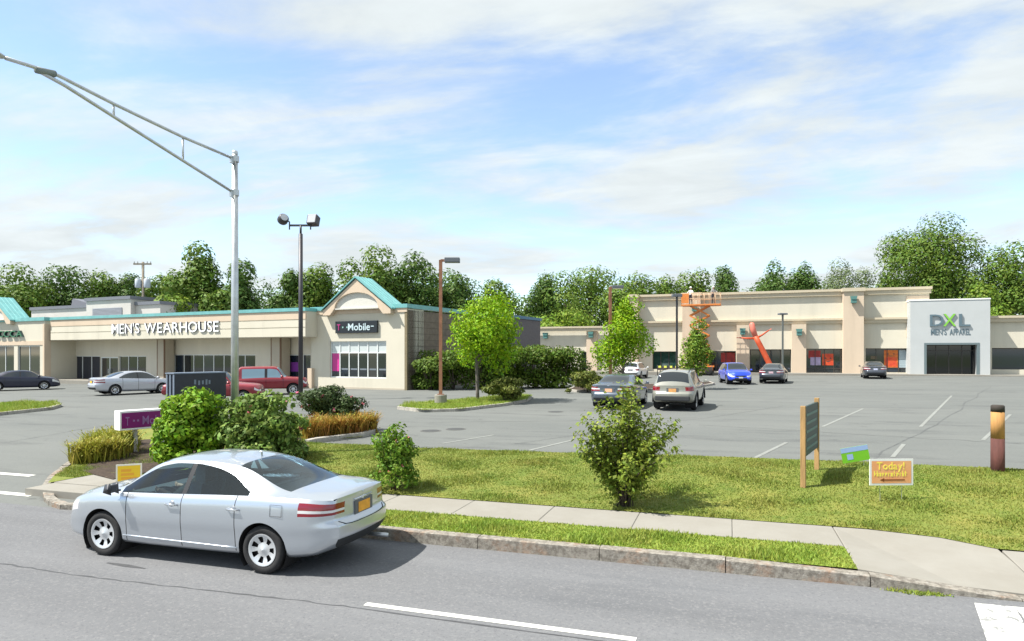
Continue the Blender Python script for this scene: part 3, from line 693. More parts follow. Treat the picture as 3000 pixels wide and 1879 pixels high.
for (a, b, full) in ((1845, 1868, 1), (1999, 2052, 1), (2471, 2531, 1), (2158, 2195, 0), (2320, 2362, 0)):
    tq = -1.0 if full else -.75; x0, x1 = F2.sz(a, 1000, tq)[0], F2.sz(b, 1000, tq)[0]
    g = MB(); g.box(x0, x1, tq, .02, zg, (zM-.05) if full else zMid0-.05); pl = g.build('pilaster', M_peach, B2)
    if full: g = MB(); g.box(x0-.12, x1+.12, tq-.16, .02, zM-.048, zM+.29); g.build('pilaster_cap', M_corn, pl)
g = MB(); r = R2(1718, 1000, 1749, 1090, .1); g.box(r[0], r[1], .1, .42, zg, zW-.3); g.build('pilaster', M_peach, B2)
g = MB(); r = R2(2655, 867, 2722, 889); g.box(r[0], sM1, -.08, .02, r[2], r[3]); r2 = R2(2655, 889, 2667, 928); g.box(r[0], r[0]+(r2[1]-r2[0])*1.4, -.081, .02, r2[2]-2, r[2]); g.build('panel_band', M_peach, B2)
# store windows
def flatq(x0, x1, z0, z1, t, name, m, par):
    g = MB(); g.quad((x0, t, z0), (x1, t, z0), (x1, t, z1), (x0, t, z1)); return g.build(name, m, par, fix=False)
M_frame_d = mat('dark_bronze_frame', (.045, .04, .035), .5)
window(B2, *ops[0], .6, 1, (), .08, frame=M_frame_d, pane=M_navyglass, name='door')
window(B2, *ops[1], .4, 3, (), .06, frame=M_frame_d, pane=mat('greenish_glass', (.015, .045, .04), .06, spec=.8))
def frac(o, a, b, c, d): return (o[0]+(o[1]-o[0])*a, o[0]+(o[1]-o[0])*b, o[2]+(o[3]-o[2])*c, o[2]+(o[3]-o[2])*d)
w = window(B2, *ops[2], .4, 3, (), .06, frame=M_frame_d); q = frac(ops[2], .5, .97, .45, .92); flatq(*q, .435, 'poster', M_red, w)
w = window(B2, *ops[3], .46, 4, (), .08, frame=M_frame_d, name='entrance_doors')
w = window(B2, *ops[4], .4, 4, (ops[4][2]+.55,), .06, frame=M_frame_d)
flatq(*frac(ops[4], .07, .40, .62, .93), .435, 'poster', M_red, w); flatq(*frac(ops[4], .12, .40, .34, .66), .432, 'poster', M_lilac, w)
pp = flatq(*frac(ops[4], .44, .76, .34, .80), .43, 'poster', M_orange, w); q = frac(ops[4], .44, .76, .34, .80)
def face(par, q, t):     # dark pumpkin cut-outs printed on the posters
    g = MB(); cx, cz = (q[0]+q[1])/2, (q[2]+q[3])/2; a = (q[1]-q[0]); h = q[3]-q[2]
    for sg in (-1, 1): g.quad((cx+sg*a*.12, t, cz+h*.05), (cx+sg*a*.30, t, cz+h*.05), (cx+sg*a*.21, t, cz+h*.22))
    g.quad((cx-a*.28, t, cz-h*.10), (cx, t, cz-h*.24), (cx+a*.28, t, cz-h*.10), (cx, t, cz-h*.15)); g.build('print', M_frame_d, par, fix=False)
face(pp, q, .425)
w = window(B2, *ops[5], .4, 4, (ops[5][2]+.45,), .06, frame=M_frame_d)
q = frac(ops[5], .43, .74, .20, .93); pp = flatq(*q, .43, 'poster', M_orange2, w); face(pp, (q[0], q[1], q[2]+.9, q[3]-.1), .425); flatq(q[0]+.1, q[1]-.1, q[2]+.1, q[2]+1.0, .427, 'poster', M_orange, w)
g = MB(); q = frac(ops[5], .765, .985, .2, .93)
for k in range(9): z = q[2]+(q[3]-q[2])*k/9; g.box(q[0], q[1], .42-.01*(k % 2), .47, z, z+(q[3]-q[2])/9-.02)
g.build('shutter', mat('pale_blue_shutter', (.32, .40, .44), .5), w)
flatq(*frac(ops[5], .13, .27, .55, .68), .43, 'poster', mat('dim_poster', (.12, .09, .05), .5), w)
window(B2, *opR, .45, 8, (), .07, frame=M_frame_d)
# sills under the shop windows
g = MB()
for o in (ops[4], ops[5]): g.box(o[0]+.02, o[1]-.02, .05, .5, zg, o[2]-.004)
g.build('sill', mat('grey_sill', (.25, .26, .26), .8, var=.15), B2)
# grey entrance portal
TP = -1.6
op = R2(2711, 1010, 2866, 1104, TP); op = (op[0], op[1], zg+.05, op[3])
M_portal = mat('pale_grey_panel', (.45, .47, .47), .55, var=.035, vscale=.8)
zP = F2.sz(2780, 880, TP)[1]
g = wall_sheet(MB(), sP0, sP1, zg, zP, TP, [op], 1.0, 2.4); g.build('portal', M_portal, B2)
g = MB(); g.box(sP0-.04, sP1+.04, TP-.04, TP+2.4, zP, zP+.12); g.build('portal_coping', M_white, B2)
g = MB(); fwd = .14
g.box(op[0]-.10, op[0]+.10, TP-.03, TP+.2, zg, op[3]); g.box(op[1]-.10, op[1]+.10, TP-.03, TP+.2, zg, op[3]); g.box(op[0]-.10, op[1]+.10, TP-.032, TP+.2, op[3]-.02, op[3]+.16); g.build('portal_frame', mat('slate_frame', (.13, .17, .18), .5), B2)
window(B2, op[0], op[1], zg, op[3]-.02, TP+.9, 4, (2.3,), .07, frame=M_frame_d, pane=mat('black_glass', (.006, .008, .010), .05, spec=.7), name='entrance_doors')
g = MB(); g.box(sW0-6, sR1, -3.0, .02, zg, .13); g.build('shop_walkway', MATS['concrete'], B2)
g = MB(); g.quad((sM0, .3, zM-.3), (sM1, .3, zM-.3), (sM1, 24, zM-.3), (sM0, 24, zM-.3)); g.quad((sW0-6, .6, zW-.3), (sM0, .6, zW-.3), (sM0, 24, zW-.3), (sW0-6, 24, zW-.3)); g.quad((sM1, .6, zR-.3), (sR1, .6, zR-.3), (sR1, 24, zR-.3), (sM1, 24, zR-.3)); g.build('roof', M_roofg, B2)
# wall lamps
for (px, py, t) in ((1600, 985, .4), (1733, 982, .1), (2035, 905, -1.0), (2176, 973, -.75), (2341, 975, -.75), (2500, 880, -1.0)):
    x, z = F2.sz(px, py, t); g = MB()
    g.box(x-.16, x+.16, t-.08, t, z-.3, z+.3); g.prism([(x-.22, z+.05), (x+.22, z+.05), (x+.3, z+.36), (x-.3, z+.36)], t-.52, t-.08); g.box(x-.24, x+.24, t-.46, t-.08, z-.28, z+.05); g.build('wall_lamp', M_lampg, B2)
# a painted sign box left on the wall over the lift
# portal sign
sgd = thing('portal_lettering', 'grey and green three letter sign with a smaller line below on the entrance portal', 'sign', O2, -2)
M_lgrey = mat('slate_letter', (.10, .15, .18), .45)
rd = R2(2724, 922, 2764, 956, TP); rx = R2(2762, 920, 2800, 956, TP); rl = R2(2809, 920, 2842, 956, TP)
lettering(sgd, 'D', rd[0], rd[1], rd[2], rd[3], TP-.003, M_lgrey, None, .14)
lettering(sgd, 'X', rx[0], rx[1], rx[2], rx[3], TP-.003, mat('lime_letter', (.20, .50, .05), .45), M_lgrey, .14)
lettering(sgd, 'L', rl[0], rl[1], rl[2], rl[3], TP-.003, M_lgrey, None, .14)
r1 = R2(2727, 964, 2773, 981, TP); r2 = R2(2782, 964, 2843, 981, TP)
lettering(sgd, "MEN'S", r1[0], r1[1], r1[2], r1[3], TP-.003, M_lgrey, None, .03); lettering(sgd, 'APPAREL', r2[0], r2[1], r2[2], r2[3], TP-.003, M_lgrey, None, .03)

# ===== pale warehouse behind the left building =====
pW = at_d(270, 1035, 66); pW.z = -.6
B3 = thing('warehouse', 'pale flat roofed warehouse beyond the teal edged shop building', 'building', pW, -8)
F3 = Frame(pW, -8)
for (a, b, yt) in ((92, 268, 897), (268, 398, 872), (398, 470, 884)):
    x0, x1 = F3.sz(a, 900)[0], F3.sz(b, 900)[0]; z = F3.sz((a+b)/2, yt)[1]
    d0 = 0 if a != 268 else -.5
    g = MB(); g.box(x0, x1-.02, d0, 14, -.5, z-.3); g.build('wall', mat('pale_siding', (.50, .48, .45), .8, var=.08, vscale=.6), B3)
    g = MB(); g.box(x0-.1, x1+.1, d0-.15, 14.1, z-.3, z); g.build('parapet', mat('blue_grey_metal', (.15, .155, .18), .5), B3)
x0, x1 = F3.sz(287, 910)[0], F3.sz(373, 910)[0]; z0, z1 = F3.sz(330, 925)[1], F3.sz(330, 903)[1]
g = MB()
for k in range(6): g.box(x0, x1, -.56, -.45, z0+(z1-z0)*k/6, z0+(z1-z0)*(k+.75)/6)
g.build('louvre', mat('louvre_grey', (.26, .27, .31), .6), B3)
g = MB(); x0, x1 = F3.sz(92, 890)[0], F3.sz(140, 890)[0]; zr = F3.sz(110, 897)[1]; g.prism([(x0, zr), (x0+.4, zr+1.1), (x1+1.2, zr+.3), (x1+1.2, zr)], 4, 9); g.build('roof_unit', mat('blue_grey_metal', (.2, .2, .3)), B3)
# ------------------------------------------------------------------ vehicles
SEDAN = dict(xr=-2.40, xf=2.34, ax=(1.388, -1.388), rw=.325, ra=.375, tw=.215,
    ztop=[(-2.40, 1.035), (-2.37, 1.075), (-2.1, 1.095), (-1.78, 1.115), (-.80, 1.425), (-.25, 1.468), (.2, 1.465), (.52, 1.425), (1.32, 1.02), (1.6, .985), (2.0, .905), (2.24, .80), (2.34, .68)],
    belt=[(-2.40, 1.0), (-2.1, 1.035), (-1.6, 1.04), (-.8, 1.02), (0, .99), (1.0, .955), (1.3, .94), (1.7, .905), (2.1, .80), (2.34, .64)],
    dlo=[(-2.4, 1.01), (-1.30, 1.055), (-1.10, 1.125), (-.80, 1.26), (-.45, 1.35), (-.1, 1.385), (.2, 1.38), (.5, 1.335), (.85, 1.19), (1.22, .985), (1.32, .955), (2.34, .65)],
    zr=[(-2.40, 1.02), (-2.1, 1.07), (-1.78, 1.085), (-.80, 1.375), (-.25, 1.425), (.2, 1.42), (.52, 1.38), (1.32, .985), (2.0, .88), (2.34, .66)],
    yr=[(-2.40, .66), (-1.78, .665), (-.80, .565), (0, .585), (.52, .575), (1.32, .67), (2.0, .62), (2.34, .5)],
    Wp=[(-2.40, .69), (-2.33, .785), (-2.15, .865), (-1.6, .91), (0, .91), (1.4, .905), (1.9, .875), (2.18, .78), (2.34, .60)],
    zb=[(-2.40, .36), (-2.15, .27), (-1.8, .225), (0, .20), (1.8, .205), (2.15, .22), (2.34, .26)],
    ws=(.50, 1.33), rg=(-1.74, -.80), win=[(-.02, 1.16), (-1.20, -.10)], doors=[(-.06, 1.03), (-1.02, -.06)], tl=(-2.04, .44), hl=(2.02, .42), platez=.82)
CROSS = dict(xr=-2.20, xf=2.2, ax=(1.335, -1.335), rw=.345, ra=.40, tw=.22,
    ztop=[(-2.20, .99), (-2.17, 1.06), (-1.98, 1.46), (-1.85, 1.545), (-1.0, 1.60), (0, 1.61), (.45, 1.56), (1.2, 1.10), (1.5, 1.065), (1.95, .98), (2.15, .86), (2.2, .74)],
    belt=[(-2.20, .97), (-2.0, 1.03), (0, 1.0), (1.2, .99), (1.9, .90), (2.2, .68)],
    dlo=[(-2.2, .98), (-2.0, 1.06), (-1.86, 1.2), (-1.6, 1.42), (-1.2, 1.49), (0, 1.51), (.5, 1.43), (1.12, 1.03), (1.2, 1.0), (2.2, .69)],
    zr=[(-2.20, .98), (-2.15, 1.04), (-1.97, 1.42), (-1.0, 1.555), (0, 1.565), (.45, 1.515), (1.2, 1.055), (1.95, .945), (2.2, .71)],
    yr=[(-2.20, .70), (-1.95, .60), (0, .62), (.45, .605), (1.2, .69), (2.2, .5)],
    Wp=[(-2.20, .74), (-2.14, .82), (-1.95, .87), (-1.5, .90), (0, .90), (1.4, .895), (1.85, .86), (2.08, .78), (2.2, .62)],
    zb=[(-2.20, .42), (-2.0, .32), (0, .27), (1.8, .28), (2.2, .33)],
    ws=(.43, 1.2), rg=(-2.13, -1.90), win=[(.02, 1.08), (-1.05, -.06), (-1.78, -1.12)], doors=[(-.02, 1.0), (-1.0, -.02)], tl=(-2.06, .55), hl=(1.9, .42), platez=.80)
BOXY = dict(xr=-2.25, xf=2.25, ax=(1.36, -1.30), rw=.38, ra=.44, tw=.25,
    ztop=[(-2.25, 1.12), (-2.22, 1.2), (-2.12, 1.80), (-2.0, 1.89), (0, 1.92), (.35, 1.86), (.88, 1.25), (1.1, 1.21), (2.1, 1.13), (2.22, 1.02), (2.25, .92)],
    belt=[(-2.25, 1.1), (0, 1.17), (1.0, 1.15), (2.1, 1.06), (2.25, .86)],
    dlo=[(-2.25, 1.11), (-2.10, 1.55), (-2.0, 1.72), (-.2, 1.75), (.3, 1.70), (.82, 1.2), (.9, 1.165), (2.25, .87)],
    zr=[(-2.25, 1.11), (-2.12, 1.74), (-2.0, 1.82), (0, 1.86), (.35, 1.80), (.88, 1.2), (2.1, 1.10), (2.25, .89)],
    yr=[(-2.25, .80), (-2.0, .72), (0, .73), (.35, .72), (.88, .82), (2.25, .72)],
    Wp=[(-2.25, .90), (-2.18, .95), (0, .97), (2.0, .96), (2.2, .90), (2.25, .85)],
    zb=[(-2.25, .5), (-1.9, .45), (0, .42), (1.9, .45), (2.25, .5)],
    ws=(.34, .90), rg=(-2.2, -2.08), win=[(-.30, .72), (-1.92, -.48)], doors=[(-.38, .85)], tl=(-2.15, .72), hl=(2.12, .5), platez=.75)
PICKUP = dict(xr=-2.75, xf=2.65, ax=(1.75, -1.60), rw=.37, ra=.43, tw=.24,
    ztop=[(-2.75, 1.06), (-2.7, 1.12), (-1.0, 1.14), (-.76, 1.15), (-.62, 1.70), (-.45, 1.79), (.3, 1.81), (.62, 1.75), (1.22, 1.22), (1.5, 1.18), (2.4, 1.08), (2.6, .96), (2.65, .85)],
    belt=[(-2.75, 1.04), (0, 1.12), (1.2, 1.10), (2.4, .99), (2.65, .8)],
    dlo=[(-2.75, 1.05), (-.76, 1.13), (-.58, 1.60), (-.4, 1.66), (.3, 1.67), (.6, 1.60), (1.15, 1.15), (1.22, 1.11), (2.65, .81)],
    zr=[(-2.75, 1.05), (-.76, 1.14), (-.62, 1.65), (-.45, 1.72), (.3, 1.74), (.62, 1.68), (1.22, 1.17), (2.4, 1.04), (2.65, .83)],
    yr=[(-2.75, .85), (-.8, .85), (-.5, .68), (.3, .69), (.62, .68), (1.22, .78), (2.65, .7)],
    Wp=[(-2.75, .92), (-2.65, .95), (0, .97), (2.2, .95), (2.55, .88), (2.65, .8)],
    zb=[(-2.75, .5), (-2.2, .42), (0, .40), (2.2, .42), (2.65, .48)],
    ws=(.60, 1.24), rg=(-.75, -.60), win=[(.05, 1.05), (-.52, -.03)], doors=[(0, 1.15), (-.7, 0)], tl=(-2.66, .78), hl=(2.5, .5), platez=.72)
SUBS_HI = [2, 2, 4, 5, 6, 4, 7, 3, 5, 6]; SUBS_LO = [1, 1, 2, 3, 3, 2, 3, 1, 3, 3]

def car_surface(sp, hi):
    subs = SUBS_HI if hi else SUBS_LO; dx = .03 if hi else .075
    cv = lambda k, x: pchip([p[0] for p in sp[k]], [p[1] for p in sp[k]], x)
    seams = sorted({v for d in sp['doors'] for v in d}); sw = .007 if hi else .010
    must = [sp['xr'], sp['xf'], *sp['ws'], *sp['rg'], sp['tl'][0], sp['hl'][0]]+[v for w in sp['win'] for v in w]+[v+q for v in seams for q in (-sw, sw)]
    must = sorted(set(must)); xs = []
    for a, b in zip(must[:-1], must[1:]):
        n = max(1, int(round((b-a)/dx))); xs += [a+(b-a)*i/n for i in range(n)]
    xs = np.array(xs+[must[-1]]); n = len(xs)
    ztop, belt, dlo, zr, yr, Wp, zb = (cv(k, xs) for k in ('ztop', 'belt', 'dlo', 'zr', 'yr', 'Wp', 'zb'))
    y6 = np.minimum(Wp*.925, Wp-.05); zr = np.maximum(zr, belt+.006); dlo = np.clip(dlo, belt+.003, zr-.003)
    hgt = belt-zb; f7 = (dlo-belt)/(zr-belt); bul = .018*np.sin(np.pi*np.clip(f7, 0, 1))
    P = [(0*xs, zb), (Wp*.84, zb), (Wp*.955, zb+.09*hgt), (Wp*.985, zb+.36*hgt), (Wp, zb+.56*hgt), (Wp*.985, zb+.86*hgt), (y6, belt),
         (y6+(yr-y6)*f7+bul, dlo), (yr, zr), (yr*.66, zr+(ztop-zr)*.70), (0*xs, ztop)]
    Y = []; Z = []; SEG = []
    kp = np.arange(11)
    PY = np.stack([p[0]*np.ones(n) for p in P], 1); PZ = np.stack([p[1]*np.ones(n) for p in P], 1)
    def seg_eval(k, t):
        if 1 <= k <= 5 or k >= 8:          # smooth across the body side and the roof
            lo, hi_ = (1, 6) if k <= 5 else (8, 10)
            m = lambda A, j: (A[:, min(j+1, hi_)]-A[:, max(j-1, lo)])*(.5 if lo < j < hi_ else 1.0)
            h = lambda A: (2*t**3-3*t**2+1)*A[:, k]+(t**3-2*t**2+t)*m(A, k)+(-2*t**3+3*t**2)*A[:, k+1]+(t**3-t**2)*(m(A, k+1) if k+1 < 10 or A is PY else 0*A[:, 0])
            return h(PY), h(PZ)
        return PY[:, k]*(1-t)+PY[:, k+1]*t, PZ[:, k]*(1-t)+PZ[:, k+1]*t
    for k in range(10):
        for j in range(subs[k]):
            a, b = seg_eval(k, j/subs[k]); Y.append(a); Z.append(b); SEG.append((k, j))
    Y.append(P[10][0]); Z.append(P[10][1])
    Y = np.stack(Y, 1); Z = np.stack(Z, 1); nk = Y.shape[1]
    X = np.repeat(xs[:, None], nk, 1)
    ratio = lambda y: 1-np.clip(np.abs(y)/.92, 0, 1)**2.4
    bowc = [(sp['xr'], -.14), (sp['rg'][0], -.10), (sp['rg'][1], -.05), (0, 0), (sp['ws'][0], .07), (sp['ws'][1], .13), (sp['xf'], .17)]
    bow = lambda x: pchip([p[0] for p in bowc], [p[1] for p in bowc], x)
    zbe = lambda x: (cv('zb', x), cv('belt', x))
    def ends(x, z):
        a, b = zbe(x); f = np.clip((z-a)/(b-a), 0, 1.3)
        ur = np.clip((sp['xr']+.40-x)/.40, 0, 1)**1.6; uf = np.clip((x-sp['xf']+.40)/.40, 0, 1)**1.6
        return -ur*np.interp(f, [0, .10, .22, .50, .58, 1, 1.3], [.0, .045, .09, .085, .02, .015, .035])+uf*np.interp(f, [0, .12, .3, .55, .75, 1.3], [.02, .06, .09, .05, .02, 0])
    pos = lambda x, y, z: np.stack([x+bow(x)*(ratio(y)-1)+ends(x, z), y, z], -1)
    G = pos(X, Y, Z)
    gi = np.gradient(G, axis=0); gk = np.gradient(G, axis=1); Nn = np.cross(gi, gk); Nn /= np.maximum(1e-9, np.linalg.norm(Nn, axis=2, keepdims=True))
    flip = np.sum(Nn[:, :, 1]*np.sign(G[:, :, 1]+1e-6)) < 0
    if flip: Nn = -Nn
    Nn[:, -1, 1] = 0; Nn[:, 0] = (0, 0, -1)
    parts = {}
    def emit(part, P4, N4):
        d = parts.setdefault(part, ([], [], [], {}))
        idx = []
        for p, q in zip(P4, N4):
            key = (round(p[0], 5), round(p[1], 5), round(p[2], 5))
            if key in d[3]: idx.append(d[3][key])
            else: d[3][key] = len(d[0]); idx.append(len(d[0])); d[0].append(tuple(p)); d[1].append(tuple(q))
        if len(set(idx)) > 2:
            u = []
            for a in idx:
                if a not in u: u.append(a)
            d[2].append(tuple(u))
    NK6 = SEG.index((6, 0))
    def cls(xm, k, j, c):
        t = j/subs[k]
        if k == 6:
            for w, (a, b) in enumerate(sp['win']):
                if a < xm < b: return 'side_window%d' % w
            if sp['win'][-1][0] < xm < sp['win'][0][1]: return 'pillar'
            return 'body'
        if k >= 8:
            if sp['ws'][0] < xm < sp['ws'][1]: return 'windshield'
            if sp['rg'][0] < xm < sp['rg'][1]: return 'rear_window'
            return 'body'
        if k in (2, 3, 4, 5):
            for s_ in seams:
                if abs(xm-s_) < sw: return 'door_gap'
            for w, (a, b) in enumerate(sp['doors']):
                if a < xm < b: return 'door%d' % w
        if (k == 4 and t >= (.45 if hi else .33)) or (k == 5 and t < .5):
            if xm < sp['tl'][0]: return 'tail_light' if not (k == 4 and .60 <= t < .8 and sp is SEDAN) else 'tail_clear'
            if xm > sp['hl'][0]: return 'headlight'
        return 'body'
    for i in range(n-1):
        xm = (xs[i]+xs[i+1])/2
        for c in range(nk-1):
            k, j = SEG[c]
            q = [(i, c), (i+1, c), (i+1, c+1), (i, c+1)]; P4 = [G[a] for a in q]; N4 = [Nn[a] for a in q]
            ce = sum(P4)/4
            skip = False
            if k <= 5:                      # cut the wheel arches out of the flank
                for xa in sp['ax']:
                    rr = [math.hypot(p[0]-xa, p[2]-sp['rw'])-sp['ra'] for p in P4]
                    if all(r <= 0 for r in rr): skip = True; break
                    if any(r < 0 for r in rr) and k > 0:
                        NP, NQ = [], []
                        for a in range(len(P4)):
                            b = (a+1) % len(P4)
                            if rr[a] >= 0: NP.append(P4[a]); NQ.append(N4[a])
                            if (rr[a] < 0) != (rr[b] < 0):
                                lo, hi_ = 0., 1.
                                for _ in range(18):
                                    m_ = (lo+hi_)/2; q_ = P4[a]+(P4[b]-P4[a])*m_
                                    if (math.hypot(q_[0]-xa, q_[2]-sp['rw'])-sp['ra'] < 0) == (rr[a] < 0): lo = m_
                                    else: hi_ = m_
                                NP.append(P4[a]+(P4[b]-P4[a])*lo); NQ.append(N4[a]+(N4[b]-N4[a])*lo)
                        P4, N4 = NP, NQ
            if skip or len(P4) < 3: continue
            pt = cls(xm, k, j, c)
            for side in (1, -1):
                m = np.array((1, side, 1)); emit(pt+('' if pt in ('body', 'windshield', 'rear_window', 'door_gap') else ('_L' if side > 0 else '_R')), [p*m for p in (P4 if side > 0 else P4[::-1])], [p*m for p in (N4 if side > 0 else N4[::-1])])
    # end caps
    k1, k6 = SEG.index((1, 0)), NK6
    for end, i, sgn in (('rear', 0, -1), ('front', n-1, 1)):
        M_ = 24 if hi else 14; x0 = xs[i]; rows = []; seg_r = []
        for c in range(k1, k6+1):
            yk = Y[i, c]; ys = np.linspace(yk, -yk, M_+1); rows.append((ys, np.full(M_+1, Z[i, c]))); seg_r.append(SEG[c])
        ys = rows[-1][0]; order = np.argsort(Y[i, k6:]); zt = np.interp(np.abs(ys), Y[i, k6:][order], Z[i, k6:][order]); rows.append((ys, np.maximum(zt, rows[-1][1]+.0005))); seg_r.append((6, 0))
        C = np.stack([pos(np.full(M_+1, x0), r[0], r[1]) for r in rows])
        gc = np.cross(np.gradient(C, axis=0), np.gradient(C, axis=1)); gc /= np.maximum(1e-9, np.linalg.norm(gc, axis=2, keepdims=True))
        if np.sum(gc[:, :, 0])*sgn < 0: gc = -gc
        for r in range(C.shape[0]-1):            # round the shading into the flank
            for e, sd in ((0, 1), (M_, -1)):
                v = gc[r, e]+Nn[i, min(k1+r, k6)]*np.array((1, sd, 1)); gc[r, e] = v/np.linalg.norm(v)
        for r in range(C.shape[0]-1):
            k, j = seg_r[r]; t = j/subs[k] if k < 10 else 0
            for m in range(M_):
                ym = (rows[r][0][m]+rows[r][0][m+1])/2
                q = [C[r, m], C[r, m+1], C[r+1, m+1], C[r+1, m]]; nn_ = [gc[r, m], gc[r, m+1], gc[r+1, m+1], gc[r+1, m]]
                if sgn < 0: q, nn_ = q[::-1], nn_[::-1]
                pt = 'body'
                lim = sp['tl'][1] if end == 'rear' else sp['hl'][1]
                if k == 1 or (k == 2 and t < .3): pt = 'lower_trim_'+end
                elif (k == 4 and t >= (.45 if hi else .33)) or (k == 5 and t < .5):
                    if abs(ym) > lim:
                        pt = ('tail_light' if end == 'rear' else 'headlight')
                        if end == 'rear' and k == 4 and .60 <= t < .8 and sp is SEDAN: pt = 'tail_clear'
                        pt += '_L' if ym > 0 else '_R'
                    elif end == 'front' and abs(ym) < lim-.06: pt = 'grille'
                elif end == 'front' and k in (2, 3) and abs(ym) < .42 and not (k == 3 and t > .5): pt = 'grille'
                emit(pt, q, nn_)
    surf = lambda x, y, z: pos(np.array([float(x)]), np.array([float(y)]), np.array([float(z)]))[0]
    return parts, surf
_CS = {}
def wheel(parent, x, y, side, R, tw, hi, rim_m, style):
    n = 36 if hi else 18; w = tw/2
    hub = MB(); hub.lathe([(.001, side*w*.35), (R*.66, side*w*.35), (R*.67, -side*w*.8), (.001, -side*w*.8)], 'y', n)
    h = hub.build('wheel', mat('backing_dark', (.012, .012, .014), .7), parent); h.location = (x, y, R)  # near-black backing disc: shade behind the rim holes put into its colour
    t = MB(); t.lathe([(R*.66, -w), (R*.90, -w*1.02), (R*.985, -w*.82), (R, -w*.5), (R, w*.5), (R*.985, w*.82), (R*.90, w*1.02), (R*.66, w*.95), (R*.64, w*.5)], 'y', n); t.build('tyre', M_rubber, h, smooth=True)
    r = MB(); NS = 7; na = NS*(8 if hi else 4); rad = [0, .10, .22, .30, .36, .46, .55, .60, .645, .67]
    def dish(f): return side*(w*.98-.030*math.sin(min(1, f/.62)*math.pi)*1.0) if f < .62 else side*w*1.0
    V_ = [[(R*f*math.cos(2*math.pi*a/na), dish(f), R*f*math.sin(2*math.pi*a/na)) for a in range(na)] for f in rad]
    vs = [p for row in V_ for p in row]; fs = []
    for i in range(len(rad)-1):
        for a in range(na):
            ph = ((a+.5)/na*NS) % 1; hole = (.22 < ph < .78) if style == 'cap' else (.12 < ph < .72)
            if hole and rad[i] >= .30 and rad[i+1] <= .56: continue
            fs.append((i*na+a, i*na+(a+1) % na, (i+1)*na+(a+1) % na, (i+1)*na+a))
    r.add(vs, fs); r.lathe([(R*.67, side*w*1.0), (R*.675, side*w*.9), (R*.665, side*w*.7)], 'y', n); r.build('rim', rim_m, h, smooth=True, fix=True)
    return h
def car(name, label, loc, rz, sp, paint, hi=False, group=None, scale=1, glass=None, plate=(.75, .45, .05), rim=None, lights=True, tilt=0, cladding=None, plate_front=None):
    key = (id(sp), hi)
    if key not in _CS: _CS[key] = (car_surface(sp, hi), {})
    (parts, surf), cache = _CS[key]
    root = thing(name, label, 'car' if 'pickup' not in name else 'truck', loc, rz, group); root.scale = (scale, scale, scale)
    root.rotation_euler = (0, tilt, RAD(rz))
    glass = glass or mat('car_glass', (.015, .02, .024), .03, spec=1.0)
    M_tail = mat('tail_lens', (.20, .002, .012), .12, coat=1); M_clear = mat('clear_lens', (.62, .62, .63), .12, coat=1); M_seam = mat('panel_gap', (.02, .02, .022), .8)
    look = dict(body=paint, windshield=glass, rear_window=glass, door_gap=M_seam, pillar=mat('black_pillar', (.015, .015, .017), .35), grille=mat('grille_black', (.012, .012, .013), .4),
                lower_trim_rear=mat('bumper_black', (.025, .027, .03), .6), lower_trim_front=mat('bumper_black', (.02, .02, .02)))
    res = {}
    for pt, (V, Nn, F, _) in parts.items():
        base = pt.rsplit('_', 1)[0] if pt.endswith(('_L', '_R')) else pt
        b2 = ''.join(ch for ch in base if not ch.isdigit())
        if b2 == 'tail_clear': nm, m = 'tail_light_lens', M_clear
        elif b2 in ('side_window', 'door', 'tail_light', 'headlight', 'pillar'): nm, m = (b2 if b2 != 'pillar' else 'window_pillar'), {'pillar': look['pillar'], 'side_window': glass, 'door': paint, 'tail_light': M_tail, 'headlight': M_clear}[b2]
        else: nm, m = {'door_gap': 'panel_gap', 'lower_trim_rear': 'bumper_trim', 'lower_trim_front': 'bumper_trim', 'pillar': 'window_pillar'}.get(b2, b2), look[b2]
        ck = pt
        if ck not in cache:
            VA = np.array(V); NA = np.array(Nn); F = [f if np.dot(np.cross(VA[f[1]]-VA[f[0]], VA[f[2]]-VA[f[0]]), NA[list(f)].sum(0)) >= 0 else f[::-1] for f in F]
            me = bpy.data.meshes.new(nm); me.from_pydata(V, [], F); me.polygons.foreach_set('use_smooth', [True]*len(F)); me.update()
            me.normals_split_custom_set_from_vertices(Nn); cache[ck] = me
            me.materials.append(None)
        o = bpy.data.objects.new(nm, cache[ck]); COL.objects.link(o); o.parent = root
        o.material_slots[0].link = 'OBJECT'; o.material_slots[0].material = m; res[pt] = o
    for sd in ('_L', '_R'):
        if 'tail_clear'+sd in res and 'tail_light'+sd in res: res['tail_clear'+sd].parent = res['tail_light'+sd]
    rim = rim or mat('alloy_rim', (.55, .56, .58), .3, .8)
    for xa in sp['ax']:
        for sd in (1, -1):
            yw = float(pchip([p[0] for p in sp['Wp']], [p[1] for p in sp['Wp']], xa))-sp['tw']*.5-.03
            wheel(root, xa, sd*yw, sd, sp['rw'], sp['tw'], hi, rim, 'cap' if hi else 'spoke')
        n = 18; ra = sp['ra']+.004        # dark liner of the wheel housing
        for sd in (1, -1):
            g = MB()
            W_ = float(pchip([p[0] for p in sp['Wp']], [p[1] for p in sp['Wp']], xa)); y0, y1 = sd*.45, sd*(W_*.962)
            ang = [math.pi*(-.22+1.44*k/n) for k in range(n+1)]
            pts = [(xa+ra*math.cos(a), sp['rw']+ra*math.sin(a)) for a in ang]
            for k in range(n): g.quad((pts[k][0], y0, pts[k][1]), (pts[k+1][0], y0, pts[k+1][1]), (pts[k+1][0], y1, pts[k+1][1]), (pts[k][0], y1, pts[k][1]))
            g.add([(p[0], y0, p[1]) for p in pts], [tuple(range(len(pts)))])
            g.build('wheel_housing', mat('housing_black', (.008, .008, .009), .95), root, fix=False)
